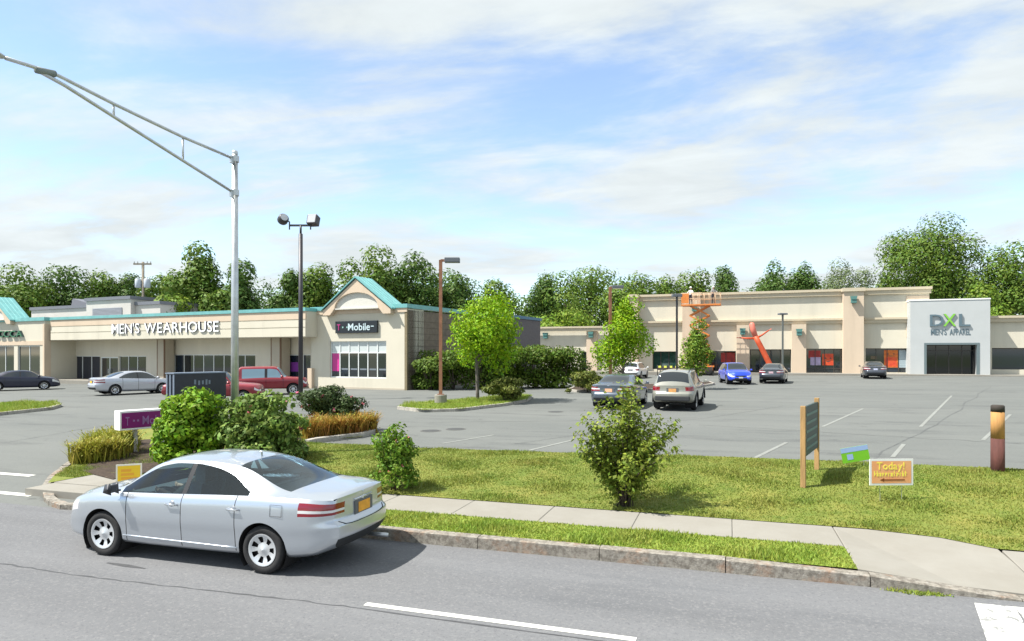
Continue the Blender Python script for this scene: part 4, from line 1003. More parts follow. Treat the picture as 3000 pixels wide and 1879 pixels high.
    g = MB(); g.box(sp['xr']+.35, sp['xf']-.35, -.62, .62, sp['zb'][2][1]-.01, sp['zb'][2][1]+.12); g.build('chassis', mat('housing_black', (.008,)*3), root)
    # rear plate on a dark box; the recess shade is put into its colour
    ps = surf(sp['xr'], 0, sp['platez']); xq = ps[0]
    g = MB(); g.box(xq-.012, xq+.08, -.24, .24, sp['platez']-.085, sp['platez']+.10); rc = g.build('plate_recess', mat('plate_shade', (.10, .11, .12), .5), root)
    if plate:
        g = MB(); g.box(xq-.022, xq-.010, -.155, .155, sp['platez']-.07, sp['platez']+.07); g.build('licence_plate', mat('plate_%.2f' % plate[2], plate, .5, var=.15, vscale=9), root, bevel=.004)
    if plate_front:
        pf = surf(sp['xf'], 0, .5); g = MB(); g.box(pf[0]-.02, pf[0]+.012, -.15, .15, .43, .57); g.build('licence_plate', mat('plate_front', plate_front, .5), root, bevel=.004)
    # mirrors
    xm = sp['win'][0][1]-.10; zmir = float(pchip([p[0] for p in sp['belt']], [p[1] for p in sp['belt']], xm))+.06
    Wm = float(pchip([p[0] for p in sp['Wp']], [p[1] for p in sp['Wp']], xm))
    for sd in (1, -1):
        g = MB(); y0 = sd*(Wm*.94); y1 = sd*(Wm+.16)
        g.prism([(xm-.03, zmir-.04), (xm+.08, zmir-.02), (xm+.05, zmir+.07), (xm-.02, zmir+.08)], min(sd*(Wm+.03), y1), max(sd*(Wm+.03), y1))
        g.box(xm-.01, xm+.05, min(y0, sd*(Wm+.04)), max(y0, sd*(Wm+.04)), zmir-.045, zmir-.01)
        g.build('side_mirror', paint if not hi else mat('mirror_shaded', (.05, .055, .065), .35), root, bevel=.02, smooth=True)  # detailed sedan: mirror coloured dark to stand for its shaded side
    return root, res, surf
M_silver = mat('silver_paint', (.50, .54, .59), .30, .72, coat=1)
M_slate = mat('slate_paint', (.10, .125, .16), .3, .5, coat=1)
M_beige = mat('champagne_paint', (.29, .29, .25), .35, .3, coat=1)
M_blue = mat('bright_blue_paint', (.015, .06, .62), .28, .2, coat=1)
M_charc = mat('charcoal_paint', (.055, .065, .085), .3, .4, coat=1)
M_navyp = mat('navy_paint', (.008, .011, .035), .4, .1, coat=.5)
M_redp = mat('red_paint', (.22, .006, .018), .38, 0, coat=.7)
M_redl = mat('faded_red_paint', (.55, .07, .09), .5, 0, coat=.3)
M_whitec = mat('white_car_paint', (.75, .76, .78), .35, 0, coat=1)
M_greyp = mat('silver_grey_paint', (.50, .52, .58), .32, .5, coat=1)

# silver sedan driving past on the near lane
pr, pf = on_z(768, 1683, 0), on_z(301, 1629, 0)
hd = math.atan2(pf.y-pr.y, pf.x-pr.x); hv = Vector((math.cos(hd), math.sin(hd), 0)); lf = Vector((-hv.y, hv.x, 0))
mid = (pr+pf)/2-lf*.835; mid.z = 0
M_cglass = mat('tinted_car_glass', alpha=(.56, .72, .76))
car1, C1, surf1 = car('silver_sedan', 'silver four door sedan driving on the road in front of the lawn', mid, math.degrees(hd), SEDAN, M_silver, hi=True, scale=.957, glass=M_cglass, rim=mat('wheel_cover', (.62, .64, .66), .35, .55), plate=(.72, .33, .03))
def surf_side(x, z):     # outer flank point
    W_ = float(pchip([p[0] for p in SEDAN['Wp']], [p[1] for p in SEDAN['Wp']], x)); return W_
for sd, sx in ((1, '_L'), (-1, '_R')):
    for d, x in ((0, .10), (1, -.94)):
        par = C1['door%d%s' % (d, sx)]; y = sd*surf_side(x, .85)*.992
        g = MB(); g.tube([(x-.10, y, .845), (x-.09, y+sd*.035, .85), (x+.08, y+sd*.035, .852), (x+.095, y, .85)], .013, 8); g.build('door_handle', mat('chrome_handle', (.6, .62, .65), .2, .8), par, smooth=True)
        g = MB(); g.lathe([(.001, sd*.004), (.05, sd*.002), (.058, -sd*.01)], 'y', 16, (x, y-sd*.002, .845)); g.build('handle_cup', mat('cup_shade', (.25, .27, .30), .4, .4), par, smooth=True)
# body side moulding, fuel door outline, aerial, exhaust
for sd in (1, -1):
    g = MB(); pts = [(x, sd*(surf_side(x, .3)*.972), .335+.01*x) for x in np.linspace(-.98, 1.0, 12)]; g.tube(pts, .012, 6); g.build('sill_moulding', M_silver, car1, smooth=True)
g = MB(); xa, z0 = -1.62, .87
g.tube([(xa-.09, .912, z0-.07), (xa+.09, .913, z0-.07), (xa+.09, .903, z0+.08), (xa-.09, .902, z0+.08), (xa-.09, .912, z0-.07)], .003, 4); g.build('fuel_door_gap', mat('panel_gap', (.02,)*3), car1)
g = MB(); zt = float(pchip([p[0] for p in SEDAN['ztop']], [p[1] for p in SEDAN['ztop']], -.62)); g.prism([(-.70, zt-.02), (-.52, zt-.005), (-.66, zt+.06), (-.70, zt+.055)], -.02, .02); g.build('roof_aerial', M_silver, car1, bevel=.008)
g = MB(); g.tube([(-2.2, -.55, .25), (-2.52, -.55, .25)], .032, 12); g.build('exhaust_pipe', M_galv, car1, smooth=True)
g = MB(); g.tube([(surf1(-2.4, .2, .96)[0]-.004, .24, .945), (surf1(-2.4, 0, .96)[0]-.008, 0, .947), (surf1(-2.4, .2, .96)[0]-.004, -.24, .945)], .011, 6); g.build('trunk_strip', mat('chrome_handle', (.6,)*3), car1, smooth=True)
for sd in (1, -1):
    g = MB(); pts = [(surf1(-2.4, sd*t, z)[0]-.003, sd*t, z) for t, z in ((0, .66), (.25, .66), (.40, .665), (.52, .68), (.60, .72))]; g.tube(pts, .006, 5); g.build('trunk_gap', mat('panel_gap', (.02,)*3), car1)
g = MB(); bx = surf1(-2.4, 0, .92)[0]; g.lathe([(.001, -.012), (.035, -.01), (.04, .0)], 'x', 20, (bx, 0, .925)); g.build('badge', mat('chrome_handle', (.6,)*3), car1, smooth=True)
# cabin
M_seat = mat('grey_seat_cloth', (.22, .235, .25), .9, var=.15, vscale=30)
for (x, y) in ((.12, .37), (.12, -.37)):
    g = MB(); g.box(x-.10, x+.42, y-.25, y+.25, .40, .56); g.prism([(x-.12, .50), (x+.02, .50), (x-.12, 1.08), (x-.24, 1.08)], y-.24, y+.24); g.prism([(x-.20, 1.12), (x-.10, 1.12), (x-.12, 1.30), (x-.20, 1.30)], y-.13, y+.13); g.build('front_seat', M_seat, car1, bevel=.04)
g = MB(); g.box(-.95, -.5, -.6, .6, .40, .58); g.prism([(-.98, .5), (-.84, .5), (-1.0, 1.06), (-1.12, 1.06)], -.6, .6); g.build('rear_seat', M_seat, car1, bevel=.04)
g = MB(); g.prism([(.72, .60), (1.25, .60), (1.22, .90), (.82, .92)], -.70, .70); g.build('dashboard', mat('dash_grey', (.08, .08, .085), .7), car1, bevel=.03)
g = MB(); c = Vector((.66, .37, .86)); ax = Vector((-.42, 0, .91)); u = Vector((0, 1, 0)); v = ax.cross(u)
g.tube([c+u*(.19*math.cos(a))+v*(.19*math.sin(a)) for a in np.linspace(0, 2*math.pi, 25)], .014, 6, cap=False); g.tube([c-u*.18, c+u*.18], .016, 6); g.tube([c, c-ax*.22], .02, 6); g.build('steering_wheel', M_black, car1, smooth=True)
g = MB(); g.box(-1.55, -.98, -.58, .58, 1.0, 1.03); g.build('parcel_shelf', M_seat, car1)

# parked and moving cars in the lot
def lotcar(name, label, px, py, ang, sp, paint, **k):
    p = on_lot(px, py); p.z = lot(p.x, p.y)+.006
    return car(name, label, p, ang, sp, paint, group='cars in the parking lot', **k)
lotcar('parked_sedan', 'navy blue sedan in front of the leftmost shop, cut by the picture edge', 62, 1143, 54, SEDAN, M_navyp, scale=.97, plate=None)
lotcar('parked_sedan', 'light silver grey sedan before the recessed storefront, rear towards us', 392, 1154, 68, SEDAN, M_greyp)
pk = at_d(640, 1150, 34.5); pk.z = lot(pk.x, pk.y)+.006
car('red_pickup', 'red pickup truck half hidden behind the dark monument sign', (pk.x-.15, pk.y, pk.z), 26, PICKUP, M_redp, scale=.88, group='cars in the parking lot')
pk = at_d(800, 1150, 41); pk.z = lot(pk.x, pk.y)+.006
bx_, Bp_, _ = car('red_wagon', 'boxy red two door utility wagon before the corner shop', pk, 33, BOXY, M_redp, scale=.90, group='cars in the parking lot', glass=mat('painted_reflect_glass', (.16, .26, .33), .08, spec=.9))  # pale blue base colour stands in for reflection in the wagon glass
lotcar('parked_sedan', 'slate blue sedan beside the champagne crossover, partly behind the sparse bush', 1820, 1189, 86, SEDAN, M_slate, plate=(.85, .42, .25))
xo_, _, _ = lotcar('parked_crossover', 'champagne crossover with dark rear window behind the sparse bush', 1992, 1193, 86, CROSS, M_beige, plate=(.6, .3, .1)); xo_.scale = (1, 1, 1.06)
for sd in (1, -1):
    g = MB(); g.tube([(.3, sd*.60, 1.55), (.2, sd*.60, 1.62), (-1.5, sd*.60, 1.60), (-1.65, sd*.60, 1.52)], .02, 6); g.build('roof_rail', M_black, xo_, smooth=True)
    for xa in CROSS['ax']:
        g = MB(); n_ = 14; W_ = float(pchip([p[0] for p in CROSS['Wp']], [p[1] for p in CROSS['Wp']], xa)); g.tube([(xa+.425*math.cos(a_), sd*(W_*.985), CROSS['rw']+.425*math.sin(a_)) for a_ in np.linspace(-.1, math.pi+.1, n_)], .035, 6); g.build('arch_cladding', M_black, xo_, smooth=True)
g = MB(); g.box(-2.335, -2.15, -.70, .70, .40, .58); g.build('rear_cladding', mat('bumper_black', (.025,)*3), xo_, bevel=.03)
lotcar('parked_hatchback', 'bright blue car facing us in front of the big store', 2152, 1124, -79, CROSS, M_blue, scale=.98, plate=None, plate_front=(.6, .62, .65))
lotcar('parked_sedan', 'charcoal sedan right of the bright blue car, rear towards us', 2267, 1121, 82, SEDAN, M_charc, plate=(.5, .35, .4))
lotcar('parked_sedan', 'dark sedan with pale roof waiting left of the grey portal', 2558, 1108, 84, SEDAN, M_charc, scale=.98, plate=(.45, .48, .62))
lotcar('parked_suv', 'white utility vehicle behind the conical lot tree', 1862, 1108, 84, CROSS, M_whitec, scale=.92, plate=None)
# ------------------------------------------------------------------ street furniture and signs
def on_lawn(px, py):
    z = .3
    for _ in range(12): p = on_z(px, py, z); z = gz(p.x, p.y)
    p.z = z; return p
# --- galvanised street light, its arm reaching over the road
d0 = 16.4; P0 = at_d(688, 1320, d0); zb0 = gz(P0.x, P0.y)
SLt = thing('street_light', 'tall galvanised street light with a long two-tube arm over the road', 'street light', (P0.x, P0.y, zb0))
zt = at_d(690, 448, d0).z-zb0
g = MB(); g.tube([(0, 0, 0), (0, 0, zt*.5), (0, 0, zt)], [.098, .085, .068], 20); g.tube([(0, 0, 0), (0, 0, .06)], .17, 4); g.build('pole', M_galv, SLt, smooth=True)
g = MB(); g.lathe([(.001, .05), (.06, .045), (.074, 0), (.07, -.04)], 'z', 20, (0, 0, zt)); g.build('cap', M_galv, SLt, smooth=True)
def armp(px, py):
    lo, hi = -.5, 9.0; ff = lambda s: (P0.x*CY+(P0.y-s)*SY)/(-P0.x*SY+(P0.y-s)*CY)*FPX+1500
    for _ in range(50):
        m_ = (lo+hi)/2
        if ff(m_) > px: lo = m_
        else: hi = m_
    s = (lo+hi)/2; dep = -P0.x*SY+(P0.y-s)*CY
    return Vector((0, -s, CAMH+(HORY-py)/FPX*dep-zb0))
up = [Vector((0, -.05, armp(686, 466).z))]+[armp(*q) for q in ((536, 402), (333, 304.5), (171, 222), (119, 203), (16, 171))]
lo_ = [Vector((0, -.05, armp(686, 565).z))]+[armp(*q) for q in ((536, 471), (333, 342), (190, 251), (119, 212))]
g = MB(); g.tube(up, .034, 10); g.build('upper_arm', M_galv, SLt, smooth=True)
g = MB(); g.tube(lo_, .034, 10); g.build('lower_arm', M_galv, SLt, smooth=True)
for i in (1, 2):
    g = MB(); g.tube([up[i], (0, up[i].y, lo_[i].z)], .022, 8); g.build('strut', M_galv, SLt, smooth=True)
for z in (up[0].z, lo_[0].z):
    g = MB(); g.lathe([(.085, -.07), (.10, -.07), (.10, .07), (.085, .07)], 'z', 16, (0, 0, z)); g.box(-.03, .03, -.16, -.06, z-.12, z+.05); g.build('bracket', M_galv, SLt)
a, b = armp(160, 217), armp(106, 205); g = MB(); g.tube([a, b], .062, 10); g.build('clamp', mat('dull_zinc', (.22, .25, .24), .6, .5), SLt, smooth=True)
e = up[-1]; g = MB(); pr_ = [(.02, 0), (.06, .05), (.10, .2), (.14, .45), (.12, .62), (.03, .68)]
vs = []; n = 14
for r, h in pr_:
    for k in range(n): an = 2*math.pi*k/n; vs.append((e.x+r*1.2*math.cos(an), e.y-h, e.z+r*.55*math.sin(an)))
g.add(vs, [(i*n+k, i*n+(k+1) % n, (i+1)*n+(k+1) % n, (i+1)*n+k) for i in range(len(pr_)-1) for k in range(n)]); g.build('lamp_head', M_galv, SLt, smooth=True)

# --- floodlight mast with two heads
p = at_d(881, 1150, 35.5); z0 = lot(p.x, p.y)
FL = thing('floodlight_mast', 'dark mast with two floodlights on a crossbar before the corner shop', 'light pole', (p.x, p.y, z0), 18)
zc_ = at_d(881, 661, 35.5).z-z0
g = MB(); g.tube([(0, 0, 0), (0, 0, zc_-.45)], [.125, .105], 14); g.tube([(0, 0, zc_-.45), (0, 0, zc_)], .055, 10); g.build('pole', M_bronze, FL, smooth=True)
k_ = 35.5/FPX
g = MB(); g.box((848-881)*k_, (912-881)*k_, -.04, .04, zc_-.05, zc_+.05); g.build('crossbar', M_bronze, FL)
for (px, yaw, lbl) in ((830, 35, 1), (918, -12, 0)):
    x = (px-881)*k_; hh = MB(); z = zc_+(.34 if lbl else .26)
    hh.lathe([(.001, -.20), (.20, -.19), (.27, -.10), (.28, .16), (.24, .20), (.001, .21)], 'y', 18) if lbl else hh.box(-.27, .27, -.22, .22, -.26, .26)
    o = hh.build('floodlight', M_bronze, FL, bevel=0 if lbl else .03, smooth=bool(lbl)); o.location = (x, 0, z); o.rotation_euler = (RAD(-18), 0, RAD(yaw))
    g = MB()
    if lbl: g.lathe([(.001, -.208), (.19, -.205)], 'y', 18)
    else: g.quad((-.22, -.226, -.21), (.22, -.226, -.21), (.22, -.226, .21), (-.22, -.226, .21))
    q = g.build('lens', mat('lamp_lens', (.45, .47, .50), .1, spec=.8), o, fix=False)
    g = MB(); xx = (848-881)*k_ if lbl else (910-881)*k_; g.tube([(xx, 0, zc_-.22), (xx, 0, zc_+.2)], .035, 8); g.tube([(xx, 0, zc_+.2), (x, 0, z-.05)], .035, 8); g.build('yoke', M_bronze, FL, smooth=True)

def shoebox(name, label, px, ybase, ytop, d, poled, mpole, head, base=None, yaw=18, twin=False):
    p = at_d(px, ybase, d); z0 = lot(p.x, p.y); k = d/FPX; zt_ = at_d(px, ytop, d).z-z0
    T = thing(name, label, 'light pole', (p.x, p.y, z0), yaw)
    hb = 0
    if base:
        g = MB(); g.lathe([(.001, base[1]), (base[0]*.93, base[1]), (base[0], base[1]-.03), (base[0], -.3)], 'z', 22); g.build('concrete_base', MATS['concrete'], T, smooth=False); hb = base[1]
    g = MB(); w = poled/2; g.box(-w, w, -w, w, hb, zt_-.1); g.box(-w*2, w*2, -w*2, w*2, hb, hb+.03); g.build('pole', mpole, T)
    for sg in ((-1, 1) if twin else (1,)):
        x0, x1 = sorted((sg*head[0]*k, sg*head[1]*k)); g = MB(); g.box(x0, x1, -.22, .22, zt_-head[2]*k, zt_); g.build('lamp_head', mat('lamp_head_grey', (.14, .15, .17), .5, .3), T, bevel=.03)
        g = MB(); a_, b_2 = sorted((0, sg*head[0]*k)); g.box(a_, b_2+.001, -.05, .05, zt_-head[2]*k*.8, zt_-head[2]*k*.3) if abs(a_-b_2) > .01 else g.box(-.06, .06, -.05, .05, zt_-.3, zt_-.05); g.build('bracket', mpole, T)
        g = MB(); g.quad((x0+.06, -.16, zt_-head[2]*k-.004), (x1-.06, -.16, zt_-head[2]*k-.004), (x1-.06, .16, zt_-head[2]*k-.004), (x0+.06, .16, zt_-head[2]*k-.004)); g.build('lens', mat('lamp_lens', (.45, .47, .50)), T, fix=False)
    return T
shoebox('lot_light', 'brown lot light with concrete footing on the island beside the bright green tree', 1291, 1182, 756, 31.5, .15, M_rust, (12, 56, 14), base=(.29, .52))
shoebox('lot_light', 'brown lot light standing among the branches of the conical tree', 1788, 1115, 837, 40, .16, M_rust, (4, 38, 9))
shoebox('lot_light', 'thin dark lot light left of the scissor lift', 1983, 1112, 862, 46, .12, M_bronze, (0, 14, 9), twin=True)
shoebox('lot_light', 'slender twin headed lot light before the store entrance right of the tube dancer', 2293, 1104, 918, 52, .11, mat('grey_pole_paint', (.13, .14, .13), .5), (0, 12, 5), twin=True)

# --- utility pole beyond the shops
p = at_d(419, 1035, 66); UP = thing('utility_pole', 'wooden utility pole with crossarm and transformers behind the shop building', 'utility pole', (p.x, p.y, -.5), 18)
k = 66/FPX; zt = at_d(420, 768, 66).z+.5
g = MB(); g.tube([(0, 0, 0), (0, 0, zt)], [.17, .12], 10); g.build('pole', mat('grey_timber', (.22, .19, .15), .9, var=.2), UP, smooth=True)
zx = at_d(420, 774, 66).z+.5; g = MB(); g.box(-26*k, 26*k, -.16, -.06, zx-.09, zx+.06); g.build('crossarm', mat('grey_timber', (.2,)*3), UP)
g = MB()
for x in (-24, -14, 14, 24): g.lathe([(.001, .26), (.05, .24), (.06, .1), (.03, .06)], 'z', 8, (x*k, -.11, zx))
g.build('insulator', mat('porcelain', (.45, .45, .45), .3), UP)
zt2 = at_d(420, 830, 66).z+.5
for x in (-13, 13):
    g = MB(); g.lathe([(.001, .42), (.26, .40), (.30, .36), (.30, -.40), (.27, -.45), (.001, -.45)], 'z', 14, (x*k, -.05, zt2)); g.lathe([(.001, .62), (.04, .6), (.05, .4)], 'z', 8, (x*k, -.05, zt2)); g.build('transformer', mat('pale_transformer', (.42, .46, .52), .5), UP, smooth=True)
g = MB(); g.box(-14*k, 14*k, -.06, .06, zt2-.05, zt2+.08); g.build('bracket', M_galv, UP)

# --- magenta low sign in the planting bed
p = on_z(399, 1309, .42); z0 = gz(p.x, p.y)
dS = -p.x*SY+p.y*CY; k = dS/FPX
MS = thing('low_sign', 'low white cabinet sign with a magenta face on posts beside the yellow shrub', 'sign', (p.x, p.y, z0), 70)
zt, zbm = CAMH+(HORY-1201)*k-z0, CAMH+(HORY-1257)*k-z0
g = MB(); g.box(-.46, 1.05, -.17, .17, zbm, zt); g.build('cabinet', M_white, MS, bevel=.012)
M_mag = mat('magenta_face', (.19, .006, .13), .4, var=.1, vscale=3)  # face colour darkened for the shade it stands in
g = MB(); g.box(-.42, 1.0, -.178, -.165, zbm+.05, zt-.05); g.build('sign_face', M_mag, MS)
hS = zt-zbm; M_mt = mat('pale_pink_letter', (.30, .15, .33), .5)
lettering(MS, 'T', -.33, -.24, zbm+hS*.25, zbm+hS*.68, -.18, M_mt, None, .006)
for x in (-.13, -.03):
    g = MB(); g.box(x-.022, x+.022, -.186, -.178, zbm+hS*.42, zbm+hS*.52); g.build('dot', M_mt, MS)
lettering(MS, 'Mobile', .08, .72, zbm+hS*.25, zbm+hS*.68, -.18, M_mt, None, .006)
for x in (-.03, .65):
    g = MB(); g.box(x-.045, x+.045, -.05, .05, -.2, zbm); g.build('post', mat('pale_post', (.55, .52, .50), .7), MS)
# --- dark monument sign behind the shrubs
p = at_d(505, 1275, 20.5); z0 = gz(p.x, p.y); k = 20.5/FPX
DS = thing('monument_sign', 'tall dark slab sign rising behind the bright green shrub', 'sign', (p.x, p.y, z0), 72)
zt = CAMH+(HORY-1096)*k-z0
g = MB(); g.box(-.05, 1.62, -.25, .25, .0, zt); g.build('cabinet', mat('navy_black_panel', (.016, .02, .032), .4, var=.2), DS, bevel=.01)
g = MB()
for y in (-.24, -.04, .16): g.box(-.075, -.052, y, y+.07, .02, zt-.02)
g.box(-.09, 1.66, -.27, .27, zt, zt+.035); g.build('edge_trim', mat('slate_trim', (.18, .22, .29), .4, .3), DS)
g = MB()
for i, x in enumerate((.55, .68, .80, .92, 1.02)): g.box(x, x+.06, -.258, -.249, zt-.34-.02*(i % 2), zt-.22+.03*(i % 3 == 0))
g.build('worn_print', mat('faded_print', (.16, .20, .26), .5), DS)
# --- yellow yard sign by the sidewalk
p = on_lawn(378, 1424); dd = -p.x*SY+p.y*CY; k = dd/FPX
YS_ = thing('yard_sign', 'yellow yard sign on a wire stand at the left end of the sidewalk', 'sign', p, 40)
hh = 64*k; ww = .46
g = MB(); g.box(-ww/2, ww/2, -.006, .006, .05, hh); o = g.build('board', mat('white_board', (.80, .78, .66), .5), YS_)
g = MB(); g.quad((-ww/2+.03, -.009, .08), (ww/2-.03, -.009, .08), (ww/2-.03, -.009, hh-.03), (-ww/2+.03, -.009, hh-.03)); g.build('print', mat('yellow_print', (.85, .56, .02), .5), o, fix=False)
g = MB()
for i in range(3): g.box(-.14, .14-.05*i, -.0115, -.0095, hh*(.30+.18*i), hh*(.30+.18*i)+.05)
g.build('print_line', mat('orange_print', (.80, .38, .03), .5), o)
g = MB()
for x in (-.15, .15): g.tube([(x, .012, -.15), (x, .012, hh*.7)], .005, 5)
g.build('stake', M_galv, YS_)
# --- wooden post sign with green panel seen nearly edge on
pa, pb = on_lawn(2353, 1428), on_lawn(2393, 1376)
an = math.degrees(math.atan2(pb.y-pa.y, pb.x-pa.x)); ln = (pb.xy-pa.xy).length; da = -pa.x*SY+pa.y*CY
WS = thing('post_sign', 'wooden two-post sign with a dark green panel, seen almost edge on', 'sign', pa, an)
hz = (1428-1190)*da/FPX
for x, dz in ((0, 0), (ln, .06)):
    g = MB(); g.box(x-.045, x+.045, -.045, .045, -.3, hz+dz); g.build('post', M_wood, WS, bevel=.008)
g = MB(); g.box(.05, ln-.05, -.03, .012, hz*.37, hz-.02); g.build('panel', mat('dark_green_panel', (.012, .035, .03), .5, var=.2), WS)
g = MB()
for i in range(5): z = hz*.44+i*hz*.105; g.box(.16, ln-.16-.12*(i % 2), -.036, -.0305, z, z+.05)
g.build('faded_lines', mat('faded_green_print', (.10, .17, .15), .6), WS)
# --- small tilted green and blue yard sign
p = on_lot(2505, 1358); p = on_lawn(2505, 1366); dd = -p.x*SY+p.y*CY; k = dd/FPX
GS = thing('yard_sign', 'small tilted green and blue yard sign at the back edge of the lawn', 'sign', p, 10)
w2, h2 = 38*k, 44*k; zc2 = CAMH+(HORY-1335)*k-p.z
g = MB(); g.box(-w2, w2, -.006, .006, -h2/2, h2/2); o = g.build('board', mat('lime_print', (.17, .48, .02), .5), GS); o.location = (0, 0, zc2+.03); o.rotation_euler = (0, RAD(-11), 0)
g = MB(); g.quad((-w2, -.008, h2*.18), (w2, -.008, h2*.18), (w2, -.008, h2/2), (-w2, -.008, h2/2)); g.build('print', mat('sky_print', (.30, .42, .70), .5), o, fix=False)
g = MB(); g.quad((-w2*.62, -.0085, -h2*.32), (-w2*.18, -.0085, -h2*.32), (-w2*.18, -.0085, h2*.05), (-w2*.62, -.0085, h2*.05)); g.build('print', mat('sky_print', (.3, .42, .7)), o, fix=False)
g = MB()
for x in (-.18, .18): g.tube([(x, .012, -.1), (x, .012, zc2)], .006, 5)
g.build('stake', M_galv, GS)
# --- orange yard sign with an arrow
p = on_lawn(2612, 1468); dd = -p.x*SY+p.y*CY; k = dd/FPX
OS = thing('yard_sign', 'white bordered orange yard sign with yellow lettering and a brown arrow', 'sign', p, 20)
x0, x1 = (2546-2612)*k, (2676-2612)*k; z0, z1 = CAMH+(HORY-1422)*k-p.z, CAMH+(HORY-1345)*k-p.z
g = MB(); g.box(x0, x1, -.006, .006, z0, z1); o = g.build('board', M_white, OS)
M_or = mat('salmon_orange_print', (.80, .33, .13), .5, col2=(.83, .44, .20), vscale=4)
g = MB(); g.quad((x0+.035, -.008, z0+.035), (x1-.035, -.008, z0+.035), (x1-.035, -.008, z1-.035), (x0+.035, -.008, z1-.035)); g.build('print', M_or, o, fix=False)
M_yl = mat('yellow_letter', (.90, .78, .10), .5); ww = x1-x0; hh = z1-z0
lettering(OS, 'Today!', x0+ww*.16, x0+ww*.80, z0+hh*.60, z0+hh*.88, -.0085, M_yl, None, .003)
g = MB(); xx = x0+ww*.10; random.seed(4)
for i in range(12):
    w_ = ww*random.uniform(.03, .05); g.box(xx, xx+w_*.5, -.0105, -.0088, z0+hh*.34, z0+hh*(.46+.09*(random.random() < .4))); g.box(xx, xx+w_, -.0112, -.0106, z0+hh*random.choice((.34, .40, .45)), z0+hh*.48); xx += w_+ww*.026
g.build('worn_lettering', M_yl, o)
g = MB(); za = z0+hh*.205; g.box(x0+ww*.30, x0+ww*.80, -.0108, -.0088, za-.011, za+.011); g.prism([(x0+ww*.23, za), (x0+ww*.33, za-.032), (x0+ww*.33, za+.032)], -.0108, -.0088); g.build('arrow', mat('brown_print', (.22, .06, .01), .5), o)
g = MB()
for x in (x0+ww*.25, x0+ww*.75): g.tube([(x, .012, -.12), (x, .012, z1-.1)], .0045, 5)
g.build('stake', M_galv, OS)
# --- log post at the right edge of the lot
p = on_lawn(2923, 1382); dd = -p.x*SY+p.y*CY; k = dd/FPX; r = 18*k; hh = 195*k
LP = thing('log_post', 'thick round wooden post with dark stained foot at the right of the lawn', 'post', p)
g = MB(); g.tube([(0, 0, -.2), (0, 0, hh*.50)], [r*1.0, r*.97], 18); g.build('lower_post', mat('stained_wood', (.10, .035, .028), .85, var=.35, vscale=6, stretch=(1, 1, .2), bump=.4), LP, smooth=True)
g = MB(); g.tube([(0, 0, hh*.50), (0, 0, hh*.9)], [r*.975, r*.95], 18); g.build('upper_post', mat('orange_wood', (.42, .22, .07), .8, var=.3, vscale=5, stretch=(1, 1, .15), bump=.4), LP, smooth=True)
g = MB(); g.tube([(0, 0, hh*.9), (0, 0, hh*.985), (0, 0, hh)], [r*.98, r*.96, r*.8], 18); g.build('cap', mat('dark_cap', (.035, .028, .022), .8), LP, smooth=True)
# --- litter bin by the side wall
p = on_lot(1251, 1139); k = 44/FPX
TB = thing('litter_bin', 'brown litter bin with domed lid by the shaded side wall', 'bin', p)
g = MB(); g.lathe([(.001, 0), (.24, 0), (.27, .05), (.27, .72), (.25, .75)], 'z', 18); g.build('body', mat('brown_bin', (.09, .06, .055), .7, var=.15), TB, smooth=True)
g = MB(); g.lathe([(.28, .75), (.27, .82), (.20, .93), (.10, .99), (.001, 1.0)], 'z', 18); g.build('lid', mat('grey_lid', (.28, .28, .30), .4), TB, smooth=True)
# --- round covers in the lot
for px, py, lbl in ((1262, 1263, 'round dark drain cover nearest the small leafy bush'), (1336, 1258, 'round dark drain cover right of the one near the small bush'), (1628, 1207, 'round dark drain cover left of the slate blue sedan')):
    p = on_lot(px, py); T = thing('drain_cover', lbl, 'cover', (p.x, p.y, lot(p.x, p.y)), 0, 'drain covers in the lot')
    g = MB(); g.lathe([(.001, .012), (.25, .012), (.27, .006)], 'z', 24); g.build('plate', mat('cast_iron', (.05, .052, .052), .7, var=.2), T)
    g = MB(); g.lathe([(.275, .010), (.33, .010), (.34, .005)], 'z', 24); g.build('ring', mat('iron_ring', (.09, .09, .085), .8), T)

# ------------------------------------------------------------------ people
def figure(name, label, loc, rz, J, E, mats, extra=None):
    """J: joint -> (x, y, z, radius, material index); E: list of joint pairs; the body is one skinned surface"""
    names = list(J); me = bpy.data.meshes.new('skeleton'); me.from_pydata([J[n][:3] for n in names], [(names.index(a), names.index(b)) for a, b in E], []); me.update()
    o = bpy.data.objects.new('skeleton', me); COL.objects.link(o)
    o.modifiers.new('Skin', 'SKIN'); sv = me.skin_vertices[0].data
    for i, n in enumerate(names): sv[i].radius = (J[n][3], J[n][3]); sv[i].use_root = (n == 'pelvis')
    sb = o.modifiers.new('Sub', 'SUBSURF'); sb.levels = sb.render_levels = 2
    bpy.context.view_layer.update()
    body = bpy.data.meshes.new_from_object(o.evaluated_get(bpy.context.evaluated_depsgraph_get())); bpy.data.objects.remove(o)
    body.materials.clear()
    for m in mats: body.materials.append(m)
    pts = np.array([J[n][:3] for n in names]); mi = [J[n][4] for n in names]
    seg = [(np.array(J[a][:3]), np.array(J[b][:3]), J[a][4], J[b][4]) for a, b in E]
    for f in body.polygons:
        c = np.array(f.center); best = (9, 0)
        for a, b, ma, mb in seg:
            ab = b-a; t = np.clip(np.dot(c-a, ab)/max(1e-9, ab@ab), 0, 1); d = np.linalg.norm(c-a-ab*t)
            if d < best[0]: best = (d, ma if t < .5 else mb)
        f.material_index = best[1]
    root = thing(name, label, 'person', loc, rz); body.name = 'body'; link('body', body, None, root, True)
    if extra: extra(root)
    return root
